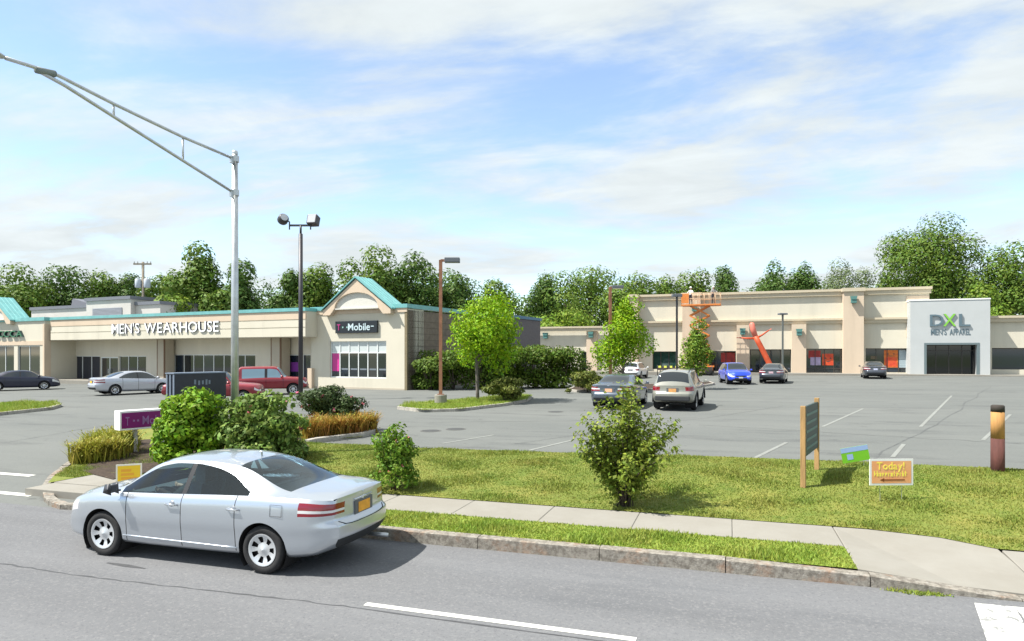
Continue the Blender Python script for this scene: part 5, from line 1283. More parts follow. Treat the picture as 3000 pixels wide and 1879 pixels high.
M_skin = mat('skin', (.42, .24, .16), .6); M_shirt = mat('white_shirt', (.62, .62, .60), .9); M_jean = mat('dark_trousers', (.03, .035, .05), .9); M_shirt2 = mat('grey_shirt', (.28, .27, .26), .9); M_boot = mat('work_boot', (.05, .035, .02), .9)
def hand(J, E, w, tag_, d, side, r=.009):
    """five finger chains from the wrist joint w along direction d"""
    d = Vector(d).normalized(); wv = Vector(J[w][:3]); sdv = Vector(side).normalized(); up_ = d.cross(sdv)
    pa = wv+d*.07; J['palm'+tag_] = (*pa, .028, 0); E.append((w, 'palm'+tag_))
    for i, (off, l) in enumerate(((-.027, .055), (-.009, .07), (.009, .066), (.027, .05))):
        a = pa+sdv*off+d*.035; b = a+d*l*.55+up_*.012; c = b+d*l*.35+up_*.028
        for nm, q in (('a', a), ('b', b), ('c', c)): J['f%d%s%s' % (i, nm, tag_)] = (*q, r if nm != 'c' else r*.85, 0)
        E += [('palm'+tag_, 'f%da%s' % (i, tag_)), ('f%da%s' % (i, tag_), 'f%db%s' % (i, tag_)), ('f%db%s' % (i, tag_), 'f%dc%s' % (i, tag_))]
    t1 = wv+d*.045-sdv*.04+up_*.01; t2 = t1+d*.035-sdv*.015+up_*.02
    J['t1'+tag_] = (*t1, .011, 0); J['t2'+tag_] = (*t2, .009, 0); E += [('palm'+tag_, 't1'+tag_), ('t1'+tag_, 't2'+tag_)]
def standing(arm_l, arm_r, sh=1):
    J = {'pelvis': (0, 0, .96, .135, 2), 'waist': (0, 0, 1.08, .125, sh), 'chest': (0, .01, 1.30, .15, sh), 'neckb': (0, .0, 1.46, .075, sh), 'neck': (0, .01, 1.53, .052, 0), 'head1': (0, .02, 1.62, .082, 0), 'head2': (0, .015, 1.70, .085, 0), 'crown': (0, 0, 1.75, .06, 0), 'nose': (0, .115, 1.635, .013, 0), 'chin': (0, .07, 1.575, .03, 0)}
    E = [('pelvis', 'waist'), ('waist', 'chest'), ('chest', 'neckb'), ('neckb', 'neck'), ('neck', 'head1'), ('head1', 'head2'), ('head2', 'crown'), ('head1', 'nose'), ('head1', 'chin')]
    for s, t, arm in ((1, 'L', arm_l), (-1, 'R', arm_r)):
        J['hip'+t] = (.095*s, 0, .90, .10, 2); J['knee'+t] = (.10*s, .02, .50, .062, 2); J['ank'+t] = (.11*s, -.01, .09, .045, 2); J['toe'+t] = (.12*s, .15, .045, .04, 3)
        E += [('pelvis', 'hip'+t), ('hip'+t, 'knee'+t), ('knee'+t, 'ank'+t), ('ank'+t, 'toe'+t)]
        J['sho'+t] = (.175*s, 0, 1.41, .065, sh); J['elb'+t] = (*arm[0], .045, sh); J['wri'+t] = (*arm[1], .03, 0)
        E += [('chest', 'sho'+t), ('sho'+t, 'elb'+t), ('elb'+t, 'wri'+t)]
        J['ear'+t] = (.085*s, 0, 1.64, .016, 0); E.append(('head1', 'ear'+t))
        d = Vector(arm[1])-Vector(arm[0]); hand(J, E, 'wri'+t, t, d, (0, 1, 0) if abs(d.normalized().y) < .8 else (1, 0, 0))
    return J, E
def helmet(root):
    g = MB(); g.lathe([(.001, .14), (.06, .13), (.10, .09), (.115, .03), (.12, 0)], 'z', 16, (0, .005, 1.70)); g.lathe([(.118, .004), (.15, -.01), (.118, -.006)], 'z', 16, (0, .02, 1.70)); g.build('hard_hat', M_white, root, smooth=True)

# --- scissor lift in front of the store
sx, _ = F2.sz(2050, 1090, -3.4); pL = F2.w(sx, -3.4, 0); pL.z = lot(pL.x, pL.y)
M_lift = mat('lift_orange', (.62, .20, .04), .5, var=.15, vscale=4)
SC = thing('scissor_lift', 'orange scissor lift raised to the parapet of the big store', 'lift', pL, -2)
FL2 = Frame(pL, -2); X0, X1 = FL2.sz(1998, 880)[0], FL2.sz(2112, 880)[0]; zf = FL2.sz(2050, 893)[1]; zr_ = zf+1.1
g = MB(); g.box(-1.25, 1.25, -.85, .85, .38, .80); g.box(-1.4, 1.4, -.6, .6, .80, .95); g.build('chassis', M_lift, SC, bevel=.03)
for x in (-.95, .95):
    for y in (-.86, .86):
        g = MB(); g.lathe([(.001, -.13), (.2, -.13), (.36, -.12), (.38, -.06), (.38, .06), (.36, .12), (.2, .13), (.001, .13)], 'y', 18, (x, y, .38)); g.build('wheel', M_rubber, SC, smooth=True)
nst = 6; zs = np.linspace(1.0, zf-.12, nst+1)
for y in (-.5, .5):
    for i in range(nst):
        for sg in (-1, 1):
            g = MB(); dy = .05*sg
            a, b = (-sg*.95, zs[i]), (sg*.95, zs[i+1]); dxx, dzz = b[0]-a[0], b[1]-a[1]; L_ = math.hypot(dxx, dzz); nx_, nz_ = -dzz/L_*.07, dxx/L_*.07
            g.prism([(a[0]+nx_, a[1]+nz_), (b[0]+nx_, b[1]+nz_), (b[0]-nx_, b[1]-nz_), (a[0]-nx_, a[1]-nz_)], y+dy-.03, y+dy+.03); g.build('scissor_arm', M_lift, SC)
g = MB()
for z in zs[1:-1]:
    for x in (-.9, .9): g.tube([(x, -.55, z), (x, .55, z)], .04, 6)
g.build('pivot_bar', mat('lift_dark', (.12, .05, .02), .6), SC)
g = MB(); g.box(X0, X1, -.9, .9, zf-.14, zf); g.build('platform', M_lift, SC, bevel=.01)
g = MB(); n_ = 7
for i in range(n_+1):
    x = X0+.04+(X1-X0-.08)*i/n_
    for y in (-.86, .86): g.tube([(x, y, zf), (x, y, zr_)], .022, 6)
for z in (zf+.55, zr_):
    for y in (-.86, .86): g.tube([(X0+.04, y, z), (X1-.04, y, z)], .024, 6)
    for x in (X0+.04, X1-.04): g.tube([(x, -.86, z), (x, .86, z)], .024, 6)
g.build('guard_rail', mat('lift_rail', (.62, .42, .26), .5), SC, smooth=True)
g = MB(); g.box(X0+.02, X0+.75, -.93, -.905, zf+.1, zf+1.05); g.build('control_panel', M_lift, SC)
arm_hold = ((.27, .16, 1.22), (.22, .40, 1.10))
for px, rz, lab, sh, nmat in ((2024, 170, 'worker in white hard hat at the left end of the lift platform', 1, M_shirt), (2090, 200, 'worker in white hard hat at the right end of the lift platform', 1, M_shirt2)):
    J, E = standing(arm_hold, (tuple((-arm_hold[0][0], *arm_hold[0][1:])), tuple((-arm_hold[1][0], *arm_hold[1][1:]))), 1)
    xx = FL2.sz(px, 870)[0]; w_ = FL2.w(xx, -.1, zf)
    figure('person', lab, w_, rz-2, J, E, [M_skin, nmat, M_jean, M_boot], helmet)
# --- driver of the silver sedan
J = {'pelvis': (.12, 0, .66, .13, 2), 'waist': (.07, 0, .80, .12, 1), 'chest': (.03, 0, 1.00, .14, 1), 'neckb': (.0, 0, 1.14, .07, 1), 'neck': (.01, 0, 1.19, .05, 0), 'head1': (.03, 0, 1.255, .075, 0), 'head2': (.02, 0, 1.32, .078, 0), 'nose': (.12, 0, 1.265, .012, 0), 'chin': (.085, 0, 1.215, .028, 0)}
E = [('pelvis', 'waist'), ('waist', 'chest'), ('chest', 'neckb'), ('neckb', 'neck'), ('neck', 'head1'), ('head1', 'head2'), ('head1', 'nose'), ('head1', 'chin')]
for s, t in ((1, 'L'), (-1, 'R')):
    J['hip'+t] = (.16, .09*s, .63, .09, 2); J['knee'+t] = (.58, .12*s, .70, .06, 2); J['ank'+t] = (.82, .12*s, .42, .042, 2); J['toe'+t] = (.95, .12*s, .44, .038, 3)
    J['sho'+t] = (.0, .18*s, 1.08, .062, 1); J['elb'+t] = (.26, .24*s, .88, .043, 1); J['wri'+t] = (.50, .19*s, .95, .028, 0)
    E += [('pelvis', 'hip'+t), ('hip'+t, 'knee'+t), ('knee'+t, 'ank'+t), ('ank'+t, 'toe'+t), ('chest', 'sho'+t), ('sho'+t, 'elb'+t), ('elb'+t, 'wri'+t)]
    J['ear'+t] = (.02, .078*s, 1.27, .014, 0); E.append(('head1', 'ear'+t)); hand(J, E, 'wri'+t, t, (.9, 0, .1), (0, 0, 1))
def hair(root):
    g = MB(); g.lathe([(.001, .085), (.05, .075), (.08, .035), (.088, -.01), (.075, -.05)], 'z', 16, (.005, 0, 1.325)); g.build('hair', mat('brown_hair', (.05, .03, .018), .8), root, smooth=True)
J = {k_2: (v[0]+.10, v[1]+.37, v[2], v[3], v[4]) for k_2, v in J.items()}
def hair2(root): hair(root); root.children[-1].location = (.10, .37, 0)
figure('person', 'driver in a light shirt at the wheel of the silver sedan', mid, math.degrees(hd), J, E, [M_skin, mat('tan_shirt', (.48, .42, .32), .9), M_jean, M_boot], hair2).scale = (.957,)*3
# --- air dancer (inflated fabric tube figure)
FT = Frame(F2.w(0, -3.0, 0), -2); M_tube = mat('orange_nylon', (.62, .10, .035), .55, var=.15, vscale=3, trans=.2); M_tube2 = mat('salmon_nylon', (.70, .22, .16), .55, trans=.2)
def tp(px, py): s, z = FT.sz(px, py); return Vector((s, 0, z))
base = tp(2264, 1096); wbase = FT.w(base.x, 0, 0); wbase.z = lot(wbase.x, wbase.y)
AD = thing('tube_dancer', 'leaning orange inflatable tube dancer with two thin arms before the store entrance', 'inflatable', wbase, -2)
off = Vector((base.x, 0, wbase.z-FT.o.z)); T_ = lambda px, py, y=0: tp(px, py)-off+Vector((0, y, 0))
g = MB(); path = [T_(2262, 1082), T_(2250, 1058), T_(2236, 1030), T_(2223, 1005), T_(2213, 986)]; g.tube([Vector((path[0].x, 0, .3))]+path, [.24, .27, .27, .265, .26, .25], 14); g.build('body', M_tube, AD, smooth=True)
g = MB(); g.tube([path[-1], T_(2206, 966), T_(2203, 950), T_(2202, 945)], [.252, .27, .26, .12], 14); hd_ = g.build('head', M_tube2, AD, smooth=True)
for pts, nm in (([T_(2216, 992), T_(2190, 992), T_(2166, 990)], 'arm'), ([T_(2218, 990), T_(2234, 981), T_(2253, 968)], 'arm')):
    g = MB(); g.tube(pts, [.11, .09, .06], 10); ar = g.build(nm, M_tube, AD, smooth=True)
    g = MB(); e_ = pts[-1]; d_ = (pts[-1]-pts[-2]).normalized()
    for k2 in range(5): g.tube([e_, e_+d_*.3+Vector((0, (k2-2)*.03, -.06*abs(k2-2)+.05))], [.03, .008], 5)
    g.build('streamers', M_tube2, ar)
g = MB(); g.lathe([(.001, 0), (.36, 0), (.38, .05), (.38, .28), (.28, .34), (.001, .34)], 'z', 18, (path[0].x, 0, 0)); g.build('blower', M_black, AD)
# --- barrier tape strung in front of the store
FB = Frame(F2.w(0, -5.0, 0), -2); xs_ = [FB.sz(px, 1085)[0] for px in (1926, 1962, 2000, 2086)]
w0 = FB.w(xs_[0], 0, 0); w0.z = lot(w0.x, w0.y)
BT = thing('barrier_tape', 'dark and yellow barrier tape strung on posts left of the bright blue car', 'barrier', w0, -2)
for x in xs_:
    g = MB(); g.tube([(x-xs_[0], 0, 0), (x-xs_[0], 0, 1.05)], .035, 8); g.lathe([(.001, .06), (.2, .05), (.22, 0)], 'z', 12, (x-xs_[0], 0, 0)); g.build('post', M_black, BT, smooth=True)
g = MB(); Lt = xs_[-1]-xs_[0]; g.box(0, Lt, -.012, .012, .55, .90); g.build('tape', mat('tape_dark', (.05, .035, .03), .6), BT)
for i in range(int(Lt/.55)):
    g = MB(); g.box(i*.55+.1, i*.55+.36, -.02, -.014, .78, .98); g.build('tape_mark', mat('tape_yellow', (.72, .74, .10), .5), BT)
# ------------------------------------------------------------------ vegetation
def foliage(col, col2, island=.35, trans=.28, vs=.9, name=None):
    return mat(name, col, .6, col2=col2, vscale=vs, island=island, trans=trans, spec=.25)
G_far = foliage((.075, .145, .018), (.145, .225, .03), .22, .25, .35, 'far_leaf')
G_far2 = foliage((.05, .11, .02), (.105, .18, .032), .22, .25, .4, 'far_leaf_deep')
G_pale = foliage((.12, .17, .07), (.19, .24, .10), .3, .25, .4, 'far_leaf_pale')
G_lime = foliage((.15, .29, .006), (.27, .43, .012), .30, .32, .8, 'lime_leaf')
G_mid = foliage((.105, .19, .018), (.19, .28, .03), .33, .3, .9, 'mid_leaf')
G_bushA = foliage((.12, .24, .012), (.20, .34, .02), .38, .3, 1.5, 'bright_shrub_leaf')
G_bushB = foliage((.11, .19, .030), (.20, .29, .07), .45, .3, 2.0, 'rose_leaf')
G_dark = foliage((.030, .055, .018), (.070, .11, .030), .4, .2, 1.2, 'dark_leaf')
G_olive = foliage((.085, .115, .022), (.17, .19, .035), .38, .25, 1.5, 'olive_leaf')
G_hedge = foliage((.06, .11, .012), (.12, .19, .02), .35, .25, .8, 'hedge_leaf')
G_orange = foliage((.26, .19, .025), (.36, .19, .045), .4, .25, 2, 'orange_blade'); G_yellow = foliage((.22, .29, .025), (.34, .27, .05), .4, .25, 2, 'yellow_blade')
M_pinkf = mat('pink_blossom', (.55, .13, .16), .6, island=.3)

def lobes_leaves(lobes, n, size, rng, down=.35, aspect=.55, shell=.5, jit=.5):
    """leaf faces spread through ellipsoid clumps (cx, cy, cz, rx, ry, rz)"""
    vol = np.array([(l[3]*l[4]*l[5])**(2/3) for l in lobes]); cnt = np.maximum(4, (n*vol/vol.sum()).astype(int)); C = []; Nn = []
    for l, k in zip(lobes, cnt):
        D = rng.normal(size=(k, 3)); D /= np.linalg.norm(D, axis=1, keepdims=True)
        r = shell+(1-shell)*rng.random(k)**.6; r *= 1+.10*np.sin(D[:, 0]*7+l[0]*5)*np.cos(D[:, 2]*6+l[1]*3)+rng.normal(0, .05, k)
        P = D*r[:, None]*np.array(l[3:6])+np.array(l[:3]); C.append(P); Nn.append(D+rng.normal(size=(k, 3))*jit+np.array((0, 0, .25)))
    return leaf_quads(np.concatenate(C), np.concatenate(Nn), size, rng, aspect)
def plant(name, label, cat, base, lobes, n, size, m, seed, trunk=None, limbs=0, group=None, stems=None, bark=None, aspect=.55, crown_name='crown', shell=.5, extra=None, rz=0, jit=.5):
    rng = np.random.default_rng(seed); T = thing(name, label, cat, base, rz, group)
    link(crown_name, raw_mesh(crown_name, lobes_leaves(lobes, n, size, rng, aspect=aspect, shell=shell, jit=jit), 4), m, T)
    g = MB(); R_ = random.Random(seed)
    if trunk:
        h, r0 = trunk; bend = R_.uniform(-.1, .1)*h*.3
        g.tube([(0, 0, -.3), (0, 0, h*.12), (bend*.4, bend*.2, h*.5), (bend, bend*.3, h)], [r0*1.35, r0, r0*.8, r0*.35], 9)
        for l in sorted(lobes, key=lambda l: -l[3])[:limbs]:
            zz = max(h*.25, min(h*.9, l[2]-l[5]*.9-abs(l[0])*.5)); s = Vector((bend*zz/h*.7, 0, zz)); e = Vector(l[:3]); mdp = s.lerp(e, .55)+Vector((0, 0, -.06*h)); g.tube([s, mdp, e], [r0*.5, r0*.3, r0*.08], 6)
    if stems:
        ns, hs, r0 = stems
        for i in range(ns):
            l = lobes[i % len(lobes)]; a = R_.uniform(0, 6.28); s = Vector((math.cos(a)*.05, math.sin(a)*.05, -.1)); e = Vector(l[:3])+Vector((R_.uniform(-1, 1)*l[3]*.6, R_.uniform(-1, 1)*l[4]*.6, R_.uniform(0, .8)*l[5])); g.tube([s, s.lerp(e, .5)+Vector((0, 0, .08)), e], [r0, r0*.7, r0*.3], 5)
    if trunk or stems: g.build('trunk' if trunk else 'stems', bark or M_bark, T, smooth=True)
    if extra: extra(T, rng)
    return T
def crown_lobes(rng, w, h, zc, n, shape='round', k=.34):
    L = []
    for i in range(n):
        D = rng.normal(size=3); D /= np.linalg.norm(D); r = .72*rng.random()**.4
        x, y, z = D*r
        if shape == 'cone': f = max(.12, .5-.5*z/.72); x *= f*1.5; y *= f*1.5; s = k*(.45+.8*f)
        elif shape == 'vase': f = .65+.45*(z+.7)/1.4; x *= f; y *= f; s = k
        else: s = k
        s *= .75+.5*rng.random()
        L.append((x*w/2*1.05, y*w/2*1.05, zc+z*h/2*1.05, s*w/2*1.1, s*w/2*1.1, s*h/2*.95))
    L.append((0, 0, zc, w*.28, w*.28, h*.30)); L.append((w*.05, 0, zc+h*.36, w*.2, w*.2, h*.15)); return L

# background trees: (centre px, top py, width px, depth, material, label, shape)
BT_ = [
 (40, 772, 190, 84, G_far, 'rounded tree above the leftmost teal gable', 'round'),
 (165, 778, 170, 88, G_far2, 'broad tree behind the low part of the pale warehouse', 'round'),
 (285, 792, 140, 90, G_far, 'tree standing behind the tall part of the pale warehouse', 'round'),
 (375, 800, 110, 92, G_far2, 'tree just left of the utility pole beyond the warehouse', 'round'),
 (470, 805, 120, 78, G_far, 'lower light green tree right of the utility pole', 'round'),
 (572, 708, 155, 70, G_far, 'tall oval tree rising left of the galvanised street light', 'round'),
 (520, 868, 130, 64, G_mid, 'low bright tree at the foot of the tall oval tree', 'round'),
 (700, 762, 150, 68, G_far2, 'pointed tree right behind the galvanised street light', 'cone'),
 (645, 850, 120, 66, G_far, 'low tree between the street light and the tall oval tree', 'round'),
 (848, 790, 100, 74, G_far2, 'narrow tree behind the floodlight mast', 'round'),
 (930, 772, 150, 76, G_far, 'tree left of the corner shop gable', 'round'),
 (1095, 718, 190, 78, G_far, 'tallest tree behind the corner shop gable', 'round'),
 (1205, 738, 160, 80, G_far2, 'broad dark tree right of the corner shop gable', 'round'),
 (1330, 802, 150, 84, G_far2, 'tree behind the concrete footed lot light', 'round'),
 (1440, 818, 130, 92, G_far, 'low tree seen above the bright green lot tree', 'round'),
 (1590, 800, 110, 95, G_far2, 'dark narrow tree at the left of the big rounded tree', 'round'),
 (1720, 780, 260, 98, G_far, 'big rounded tree above the low wing of the store', 'round'),
 (1860, 800, 130, 100, G_far, 'tree above the left parapet of the store', 'round'),
 (1660, 905, 190, 82, G_mid, 'low bright tree over the roof of the low store wing', 'round'),
 (1945, 806, 110, 102, G_far, 'small round tree left of the scissor lift platform', 'round'),
 (2045, 786, 120, 104, G_far, 'tree directly behind the two lift workers', 'round'),
 (2120, 782, 90, 106, G_far2, 'dark narrow tree right behind the scissor lift platform', 'round'),
 (2262, 762, 105, 108, G_far2, 'round crowned tree above the centre of the store parapet', 'vase'),
 (2352, 768, 85, 108, G_far2, 'small round tree right of the one over the parapet centre', 'vase'),
 (2450, 756, 120, 120, G_pale, 'sparse pale tree beyond the store roof', 'vase'),
 (2530, 785, 100, 122, G_pale, 'thin pale tree between the sparse tree and the giant tree', 'vase'),
 (2600, 775, 90, 112, G_far, 'small tree at the foot of the giant tree', 'round'),
 (2735, 624, 330, 104, G_far, 'giant spreading tree towering behind the grey portal', 'vase'),
 (2960, 705, 190, 98, G_far, 'large tree at the right edge behind the store wing', 'round'),
 (2870, 830, 140, 92, G_mid, 'low bright tree right behind the grey portal', 'round'),
 (-70, 770, 180, 86, G_far2, 'tree cut by the left picture edge', 'round')]
for i, (px, py, wpx, d, m, lab, shp) in enumerate(BT_):
    rng = np.random.default_rng(100+i); p = at_d(px, 1035, d); z0 = -1.2; top_ = CAMH+(HORY-py)*d/FPX-z0; w = wpx*d/FPX*(1.42 if wpx < 300 else 1.0)
    h = min(top_*.86, max(w*1.0, top_*.74)); zc_ = top_-h/2
    big = wpx > 300; nl = 34 if big else 20
    L = crown_lobes(rng, w, h, zc_, nl, shp, .30 if big else .33)
    n_ = int(min(26000, max(9000, 75*w*h*(.8 if m is not G_pale else .45))))
    sz_ = .40 if m is not G_pale else .34
    plant('background_tree', lab, 'tree', (p.x, p.y, z0), L, n_, sz_*.52, m, 200+i, trunk=(top_*.72, max(.18, w*.028)), limbs=7, group='trees behind the shops', rz=0, jit=.30)

# the wood further back, one mass
rng = np.random.default_rng(77); L = []
for px in np.arange(-260, 3300, 42):
    yt = 838+22*math.sin(px*.013)+14*math.sin(px*.041+1); d = 128
    if 770 < px < 840 or 1490 < px < 1540: yt += 18
    p = at_d(px, 1035, d); tz = CAMH+(HORY-yt)*d/FPX
    for z in (tz-1.6, tz-4.5, tz-8): L.append((p.x+rng.normal(0, .8), p.y+rng.normal(0, 2.5), z+rng.normal(0, .5), 2.6+rng.random(), 2.6, 2.0+rng.random()*.6))
o = link('far_wood', raw_mesh('far_wood', lobes_leaves(L, 46000, .27, rng, jit=.3), 4), G_far2); o['kind'] = 'stuff'; o['label'] = 'far wood closing the view behind the tree row'; o['category'] = 'wood'
# trees standing in the lot
def lot_tree(label, px, py, d, ytop, ybot, wpx, m, seed, shape, n, nl, size, dx=0, k=.34, group='young trees in the lot'):
    p = at_d(px, py, d); z0 = lot(p.x, p.y); kk = d/FPX; top_ = CAMH+(HORY-ytop)*kk-z0; bot = CAMH+(HORY-ybot)*kk-z0; w = wpx*kk; h = top_-bot
    rng = np.random.default_rng(seed); L = crown_lobes(rng, w, h, (top_+bot)/2, nl, shape, k); L = [(l[0]+dx*kk*CY, l[1]+dx*kk*SY, *l[2:]) for l in L]
    return plant('lot_tree', label, 'tree', (p.x, p.y, z0), L, n, size, m, seed, trunk=(top_*.8, .085), limbs=9, group=group, bark=mat('pale_bark', (.13, .11, .10), .9, var=.3, vscale=10))
lot_tree('bright lime green tree on the island beside the brown lot light', 1399, 1170, 33.5, 850, 1118, 250, G_lime, 31, 'round', 9000, 26, .085, dx=35)
lot_tree('conical bright green tree behind the slate blue sedan', 1826, 1120, 40, 862, 1098, 215, G_lime, 33, 'cone', 8000, 30, .085, dx=10, k=.36)
lot_tree('slim young tree in front of the scissor lift', 2040, 1128, 43, 930, 1108, 125, G_mid, 35, 'cone', 4200, 22, .085, k=.36)

# islands
def island(name, pts, hgt, mtop, label_grass, seed):
    P = [on_lot(*q) for q in pts]; zf = lambda x, y: lot(x, y)+hgt
    o, ins = poly_sheet([(p.x, p.y) for p in P], zf, .5, name, mtop); struct(o)
    kerb_run([(p.x, p.y) for p in P]+[(P[0].x, P[0].y)], lambda p: lot(p.x, p.y)+hgt+.015, .9, 1 if sum(P[i].x*P[(i+1) % len(P)].y-P[(i+1) % len(P)].x*P[i].y for i in range(len(P))) > 0 else -1, .14, MATS['concrete_kerb'])
    xs = [p.x for p in P]; ys = [p.y for p in P]
    if label_grass: blades(name+'_grass', label_grass, ins, zf, (min(xs), max(xs), min(ys), max(ys)), 420, .11, seed, M_blade2)
island('planted_island', [(1163, 1200), (1185, 1190), (1300, 1180), (1420, 1170), (1530, 1160), (1560, 1165), (1545, 1178), (1480, 1190), (1350, 1206), (1240, 1209)], .12, MATS['strip_soil'], 'grass on the island with the brown lot light', 61)
island('entrance_island', [(-120, 1195), (60, 1184), (160, 1184), (182, 1192), (150, 1202), (20, 1216), (-120, 1232)], .13, MATS['lawn_soil'], 'grass on the island at the left picture edge', 62)
island('store_island', [(1690, 1150), (1660, 1146), (1680, 1138), (1900, 1130), (2080, 1122), (2095, 1128), (2060, 1134), (1900, 1146)], .12, MATS['mulch'], None, 63)

# shrubs
def shrub(name, label, px, py, d, ytop, wpx, m, seed, n, size, nl=14, stems=(8, .9, .016), zfun=lot, k=.40, bot=.12, crown_name='foliage', extra=None, aspect=.55, vase=False, group=None, depthf=1.0, skirt=0, shoots=0):
    p = at_d(px, py, d); z0 = zfun(p.x, p.y); kk = d/FPX; top_ = CAMH+(HORY-ytop)*kk-z0; w = wpx*kk; h = top_*(1-bot)
    rng = np.random.default_rng(seed); L = crown_lobes(rng, w, h, top_-h/2, nl, 'vase' if vase else 'round', k); L = [(l[0], l[1]*depthf, *l[2:]) for l in L]
    L += [(math.cos(a)*w*.36, math.sin(a)*w*.36, h*(.12+.12*rng.random()), w*.14, w*.14, h*.13) for a in np.linspace(0, 6.283, skirt, endpoint=False)]
    L += [((rng.random()-.5)*w*.75, (rng.random()-.5)*w*.5, top_*(.70+.17*rng.random()), w*.045, w*.045, top_*.11) for _ in range(shoots)]
    return plant(name, label, 'shrub', (p.x, p.y, z0), L, n, size, m, seed, stems=stems, crown_name=crown_name, extra=extra, aspect=aspect, group=group)
def blossoms(num, rad):
    def f(T, rng):
        me = T.children[0].data; co = np.empty(len(me.vertices)*3); me.vertices.foreach_get('co', co); co = co.reshape(-1, 4, 3).mean(1)
        c = co.mean(0); far = np.argsort(-np.linalg.norm((co-c)*np.array((1, 1, .8)), axis=1))[:len(co)//3]; sel = rng.choice(far, num, replace=False)
        Q = [co[i]+rng.normal(0, rad*.5, 3) for i in sel for _ in range(6)]
        link('blossoms', raw_mesh('blossoms', leaf_quads(np.array(Q), rng.normal(size=(len(Q), 3)), rad, rng, .8), 4), M_pinkf, T)
    return f
dz = lambda z: 1955*(CAMH-.42)/(z-1035)
shrub('leafy_shrub', 'bright green dense shrub before the dark monument sign', 560, 1335, 15.6, 1136, 220, G_bushA, 41, 9500, .062, nl=34, k=.30, zfun=gz, bot=.02, skirt=12, shoots=16)
shrub('leafy_shrub', 'large mixed green shrub with reddish shoots right of the street light pole', 775, 1335, 15.8, 1146, 255, G_bushB, 42, 11000, .062, nl=40, k=.29, zfun=gz, bot=.02, skirt=14, shoots=16, extra=blossoms(14, .035))
shrub('rose_bush', 'dark rose bush with pink blossoms behind the orange grass clump', 965, 1250, 21.8, 1128, 200, G_dark, 43, 8000, .05, nl=18, zfun=gz, extra=blossoms(22, .045))
shrub('leafy_bush', 'small leafy bush on the lawn behind the trunk of the silver sedan', 1156, 1406, 13.0, 1240, 158, foliage((.09, .18, .014), (.17, .28, .03), .42, .28, 3, 'lawn_bush_leaf'), 44, 3600, .040, nl=34, k=.27, stems=(18, .9, .010), zfun=gz, bot=.03, skirt=9, shoots=5, extra=blossoms(8, .022))
# loose bush: leaves along fanned branches
def fan_bush():
    d = 11.6; p = at_d(1832, 1456, d); z0 = gz(p.x, p.y); kk = d/FPX; rng = np.random.default_rng(45)
    tips = [(-148, 1262), (-128, 1215), (-100, 1232), (-70, 1190), (-40, 1165), (-10, 1128), (18, 1112), (30, 1150), (48, 1175), (75, 1215), (110, 1225), (142, 1232), (160, 1262), (120, 1275), (-150, 1300), (-115, 1330), (95, 1320), (60, 1260), (-60, 1260), (0, 1200), (-20, 1290), (25, 1320), (-70, 1350), (70, 1365), (20, 1240), (-95, 1285)]
    T = thing('sparse_bush', 'large loose bush with olive leaves in the middle of the lawn', 'shrub', (p.x, p.y, z0)); g = MB(); C = []
    for i, (dx, py) in enumerate(tips*2):
        zt_ = CAMH+(HORY-py)*kk-z0; lat = dx*kk*(1 if i < len(tips) else .75); dep = rng.normal(0, .30)*(1 if i < len(tips) else 1.2); zt_ *= 1 if i < len(tips) else .85
        tip = Vector((lat*CY-dep*SY, lat*SY+dep*CY, zt_)); s = Vector((rng.normal(0, .05), rng.normal(0, .05), -.05)); mdl = s.lerp(tip, .5)+Vector((0, 0, .10*zt_))
        mdl.x *= .75; mdl.y *= .75; g.tube([s, mdl, tip], [.012, .008, .003], 5)
        for _ in range(170):
            t = .28+.72*rng.random()**.75; q = s*(1-t)**2+mdl*(2*t*(1-t))+tip*t*t; C.append(np.array(q)+rng.normal(0, .055+.05*(1-t), 3))
    C = np.array(C); N_ = C*np.array((1, 1, .3))+rng.normal(size=C.shape)*.5+np.array((0, 0, .4))
    link('foliage', raw_mesh('foliage', leaf_quads(C, N_, .040, rng), 4), foliage((.12, .18, .018), (.23, .29, .04), .42, .28, 2, 'loose_bush_leaf'), T); g.build('stems', M_bark, T, smooth=True)
fan_bush()
shrub('island_shrub', 'rounded two-tone shrub beside the trunk of the lime green tree', 1482, 1174, 32.5, 1104, 125, G_olive, 46, 4200, .07, nl=12, bot=.15)
shrub('island_shrub', 'low brownish shrub left of the slate blue sedan', 1722, 1146, 40.5, 1086, 115, G_olive, 47, 3200, .08, nl=12, bot=.1)
shrub('weed_tuft', 'small tuft of weeds on the asphalt left of the slate blue sedan', 1664, 1152, 39.5, 1138, 26, G_olive, 48, 260, .05, nl=4, stems=(3, .2, .006))
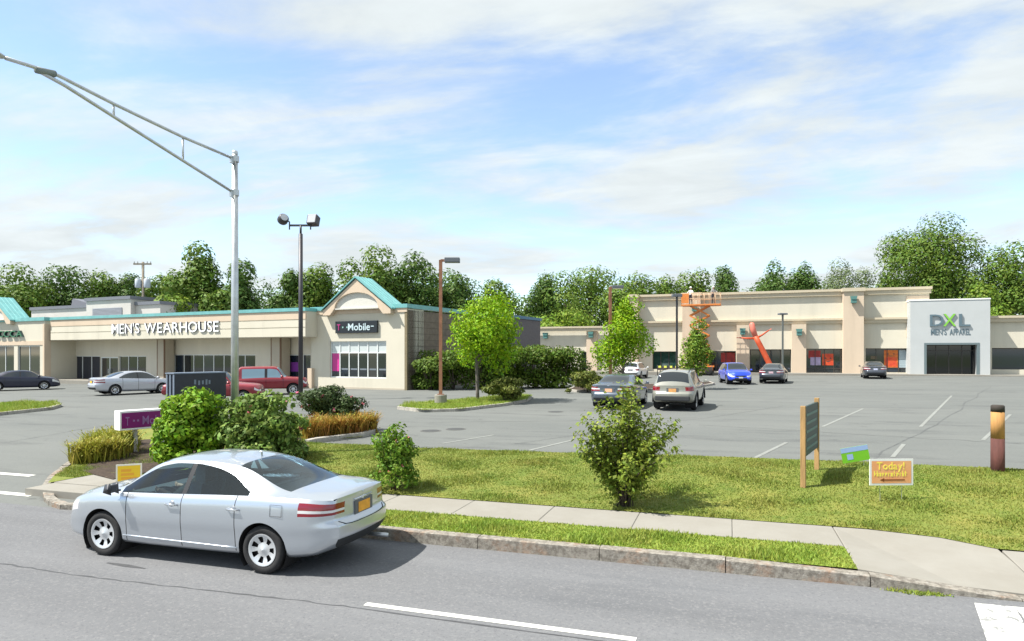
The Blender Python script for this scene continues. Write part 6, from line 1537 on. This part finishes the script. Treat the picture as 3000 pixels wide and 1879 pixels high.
# extra upright shoots of the sparse bush
# grassy clumps
def clump(name, label, pts, d_h, n, m, seed, zf, m2=None):
    rng = np.random.default_rng(seed); c = Vector((sum(p.x for p in pts)/len(pts), sum(p.y for p in pts)/len(pts))); z0 = zf(c.x, c.y)
    T = thing(name, label, 'ornamental grass', (c.x, c.y, z0)); Q = []
    for p in pts:
        k = n//len(pts); B = np.stack([p.x-c.x+rng.normal(0, .13, k), p.y-c.y+rng.normal(0, .13, k), np.full(k, zf(p.x, p.y)-z0-.02)], 1)
        a = rng.uniform(0, 6.28, k); le = d_h*(.55+.6*rng.random(k)); sp_ = le*(.25+.55*rng.random(k)); Dd = np.stack([np.cos(a), np.sin(a), 0*a], 1); Sd = np.stack([-np.sin(a), np.cos(a), 0*a], 1)*(.010+.008*rng.random(k))[:, None]
        Mi = B+Dd*(sp_*.35)[:, None]+np.stack([0*a, 0*a, le*.62], 1); Tp = B+Dd*sp_[:, None]+np.stack([0*a, 0*a, le*(.75+.25*rng.random(k))], 1)
        Q.append(np.stack([B-Sd, B+Sd, Mi+Sd, Mi-Sd], 1)); Q.append(np.stack([Mi-Sd, Mi+Sd, Tp+Sd*.2, Tp-Sd*.2], 1))
    Q = np.concatenate(Q); h2 = len(Q)//2
    link('blades', raw_mesh('blades', Q, 4), m, T)
    if m2:
        C = Q[rng.choice(len(Q), 2200)].mean(1)+np.array((0, 0, .05))+rng.normal(0, .05, (2200, 3)); link('leaves', raw_mesh('leaves', leaf_quads(C, rng.normal(size=(2200, 3))+np.array((0, 0, .6)), .034, rng, .45), 4), m2, T)
    return T
clump('ornamental_grass', 'orange tinged grass clump at the right end of the planting bed', [on_lot(x, y) for x, y in ((920, 1289), (960, 1286), (1000, 1282), (1040, 1277), (1075, 1270), (940, 1275), (1010, 1268), (1060, 1262))], .62, 4200, G_orange, 51, gz, G_yellow)
clump('ornamental_grass', 'yellow green spreading clump left of the magenta sign', [on_lot(x, y) for x, y in ((250, 1345), (290, 1343), (330, 1338), (365, 1325), (280, 1325), (320, 1318), (355, 1310))], .58, 3000, G_yellow, 52, gz, G_yellow)
# tall hedge right of the corner shop
hl = [(1262, 1143, 1040, 110), (1330, 1142, 1015, 130), (1410, 1141, 1008, 130), (1490, 1140, 1003, 130), (1570, 1139, 1000, 140), (1650, 1138, 1010, 120)]
labs = ['tall dark hedge bush against the corner of the shaded side wall', 'tall dark hedge bush behind the litter bin', 'hedge bush directly behind the lime green tree', 'hedge bush with sunlit top right of the lime green tree', 'tallest rounded hedge bush with yellowish sunlit crown', 'rightmost bush of the tall hedge beside the store wing']
for i, (px, py, yt, wp) in enumerate(hl):
    d = 44.6+.3*i; p = at_d(px, py, d); z0 = lot(p.x, p.y); kk = d/FPX; tz = CAMH+(HORY-yt)*kk-z0; w = wp*kk; rng = np.random.default_rng(300+i)
    L = [(rng.normal(0, .3)*w*.6, rng.normal(0, .25)*w*.5-.25, tz*(.62+.22*rng.random()), w*.30, w*.30, tz*.15) for _ in range(12)]
    L += [(rng.uniform(-.5, .5)*w, rng.uniform(.1, .9), tz*(.12+.4*rng.random()), w*.33, w*.28, tz*.2) for _ in range(10)]
    plant('hedge_bush', labs[i], 'hedge', (p.x, p.y, z0), L, 5200, .10, G_hedge, 310+i, stems=(6, 1.5, .04), crown_name='foliage', group='tall hedge right of the corner shop')
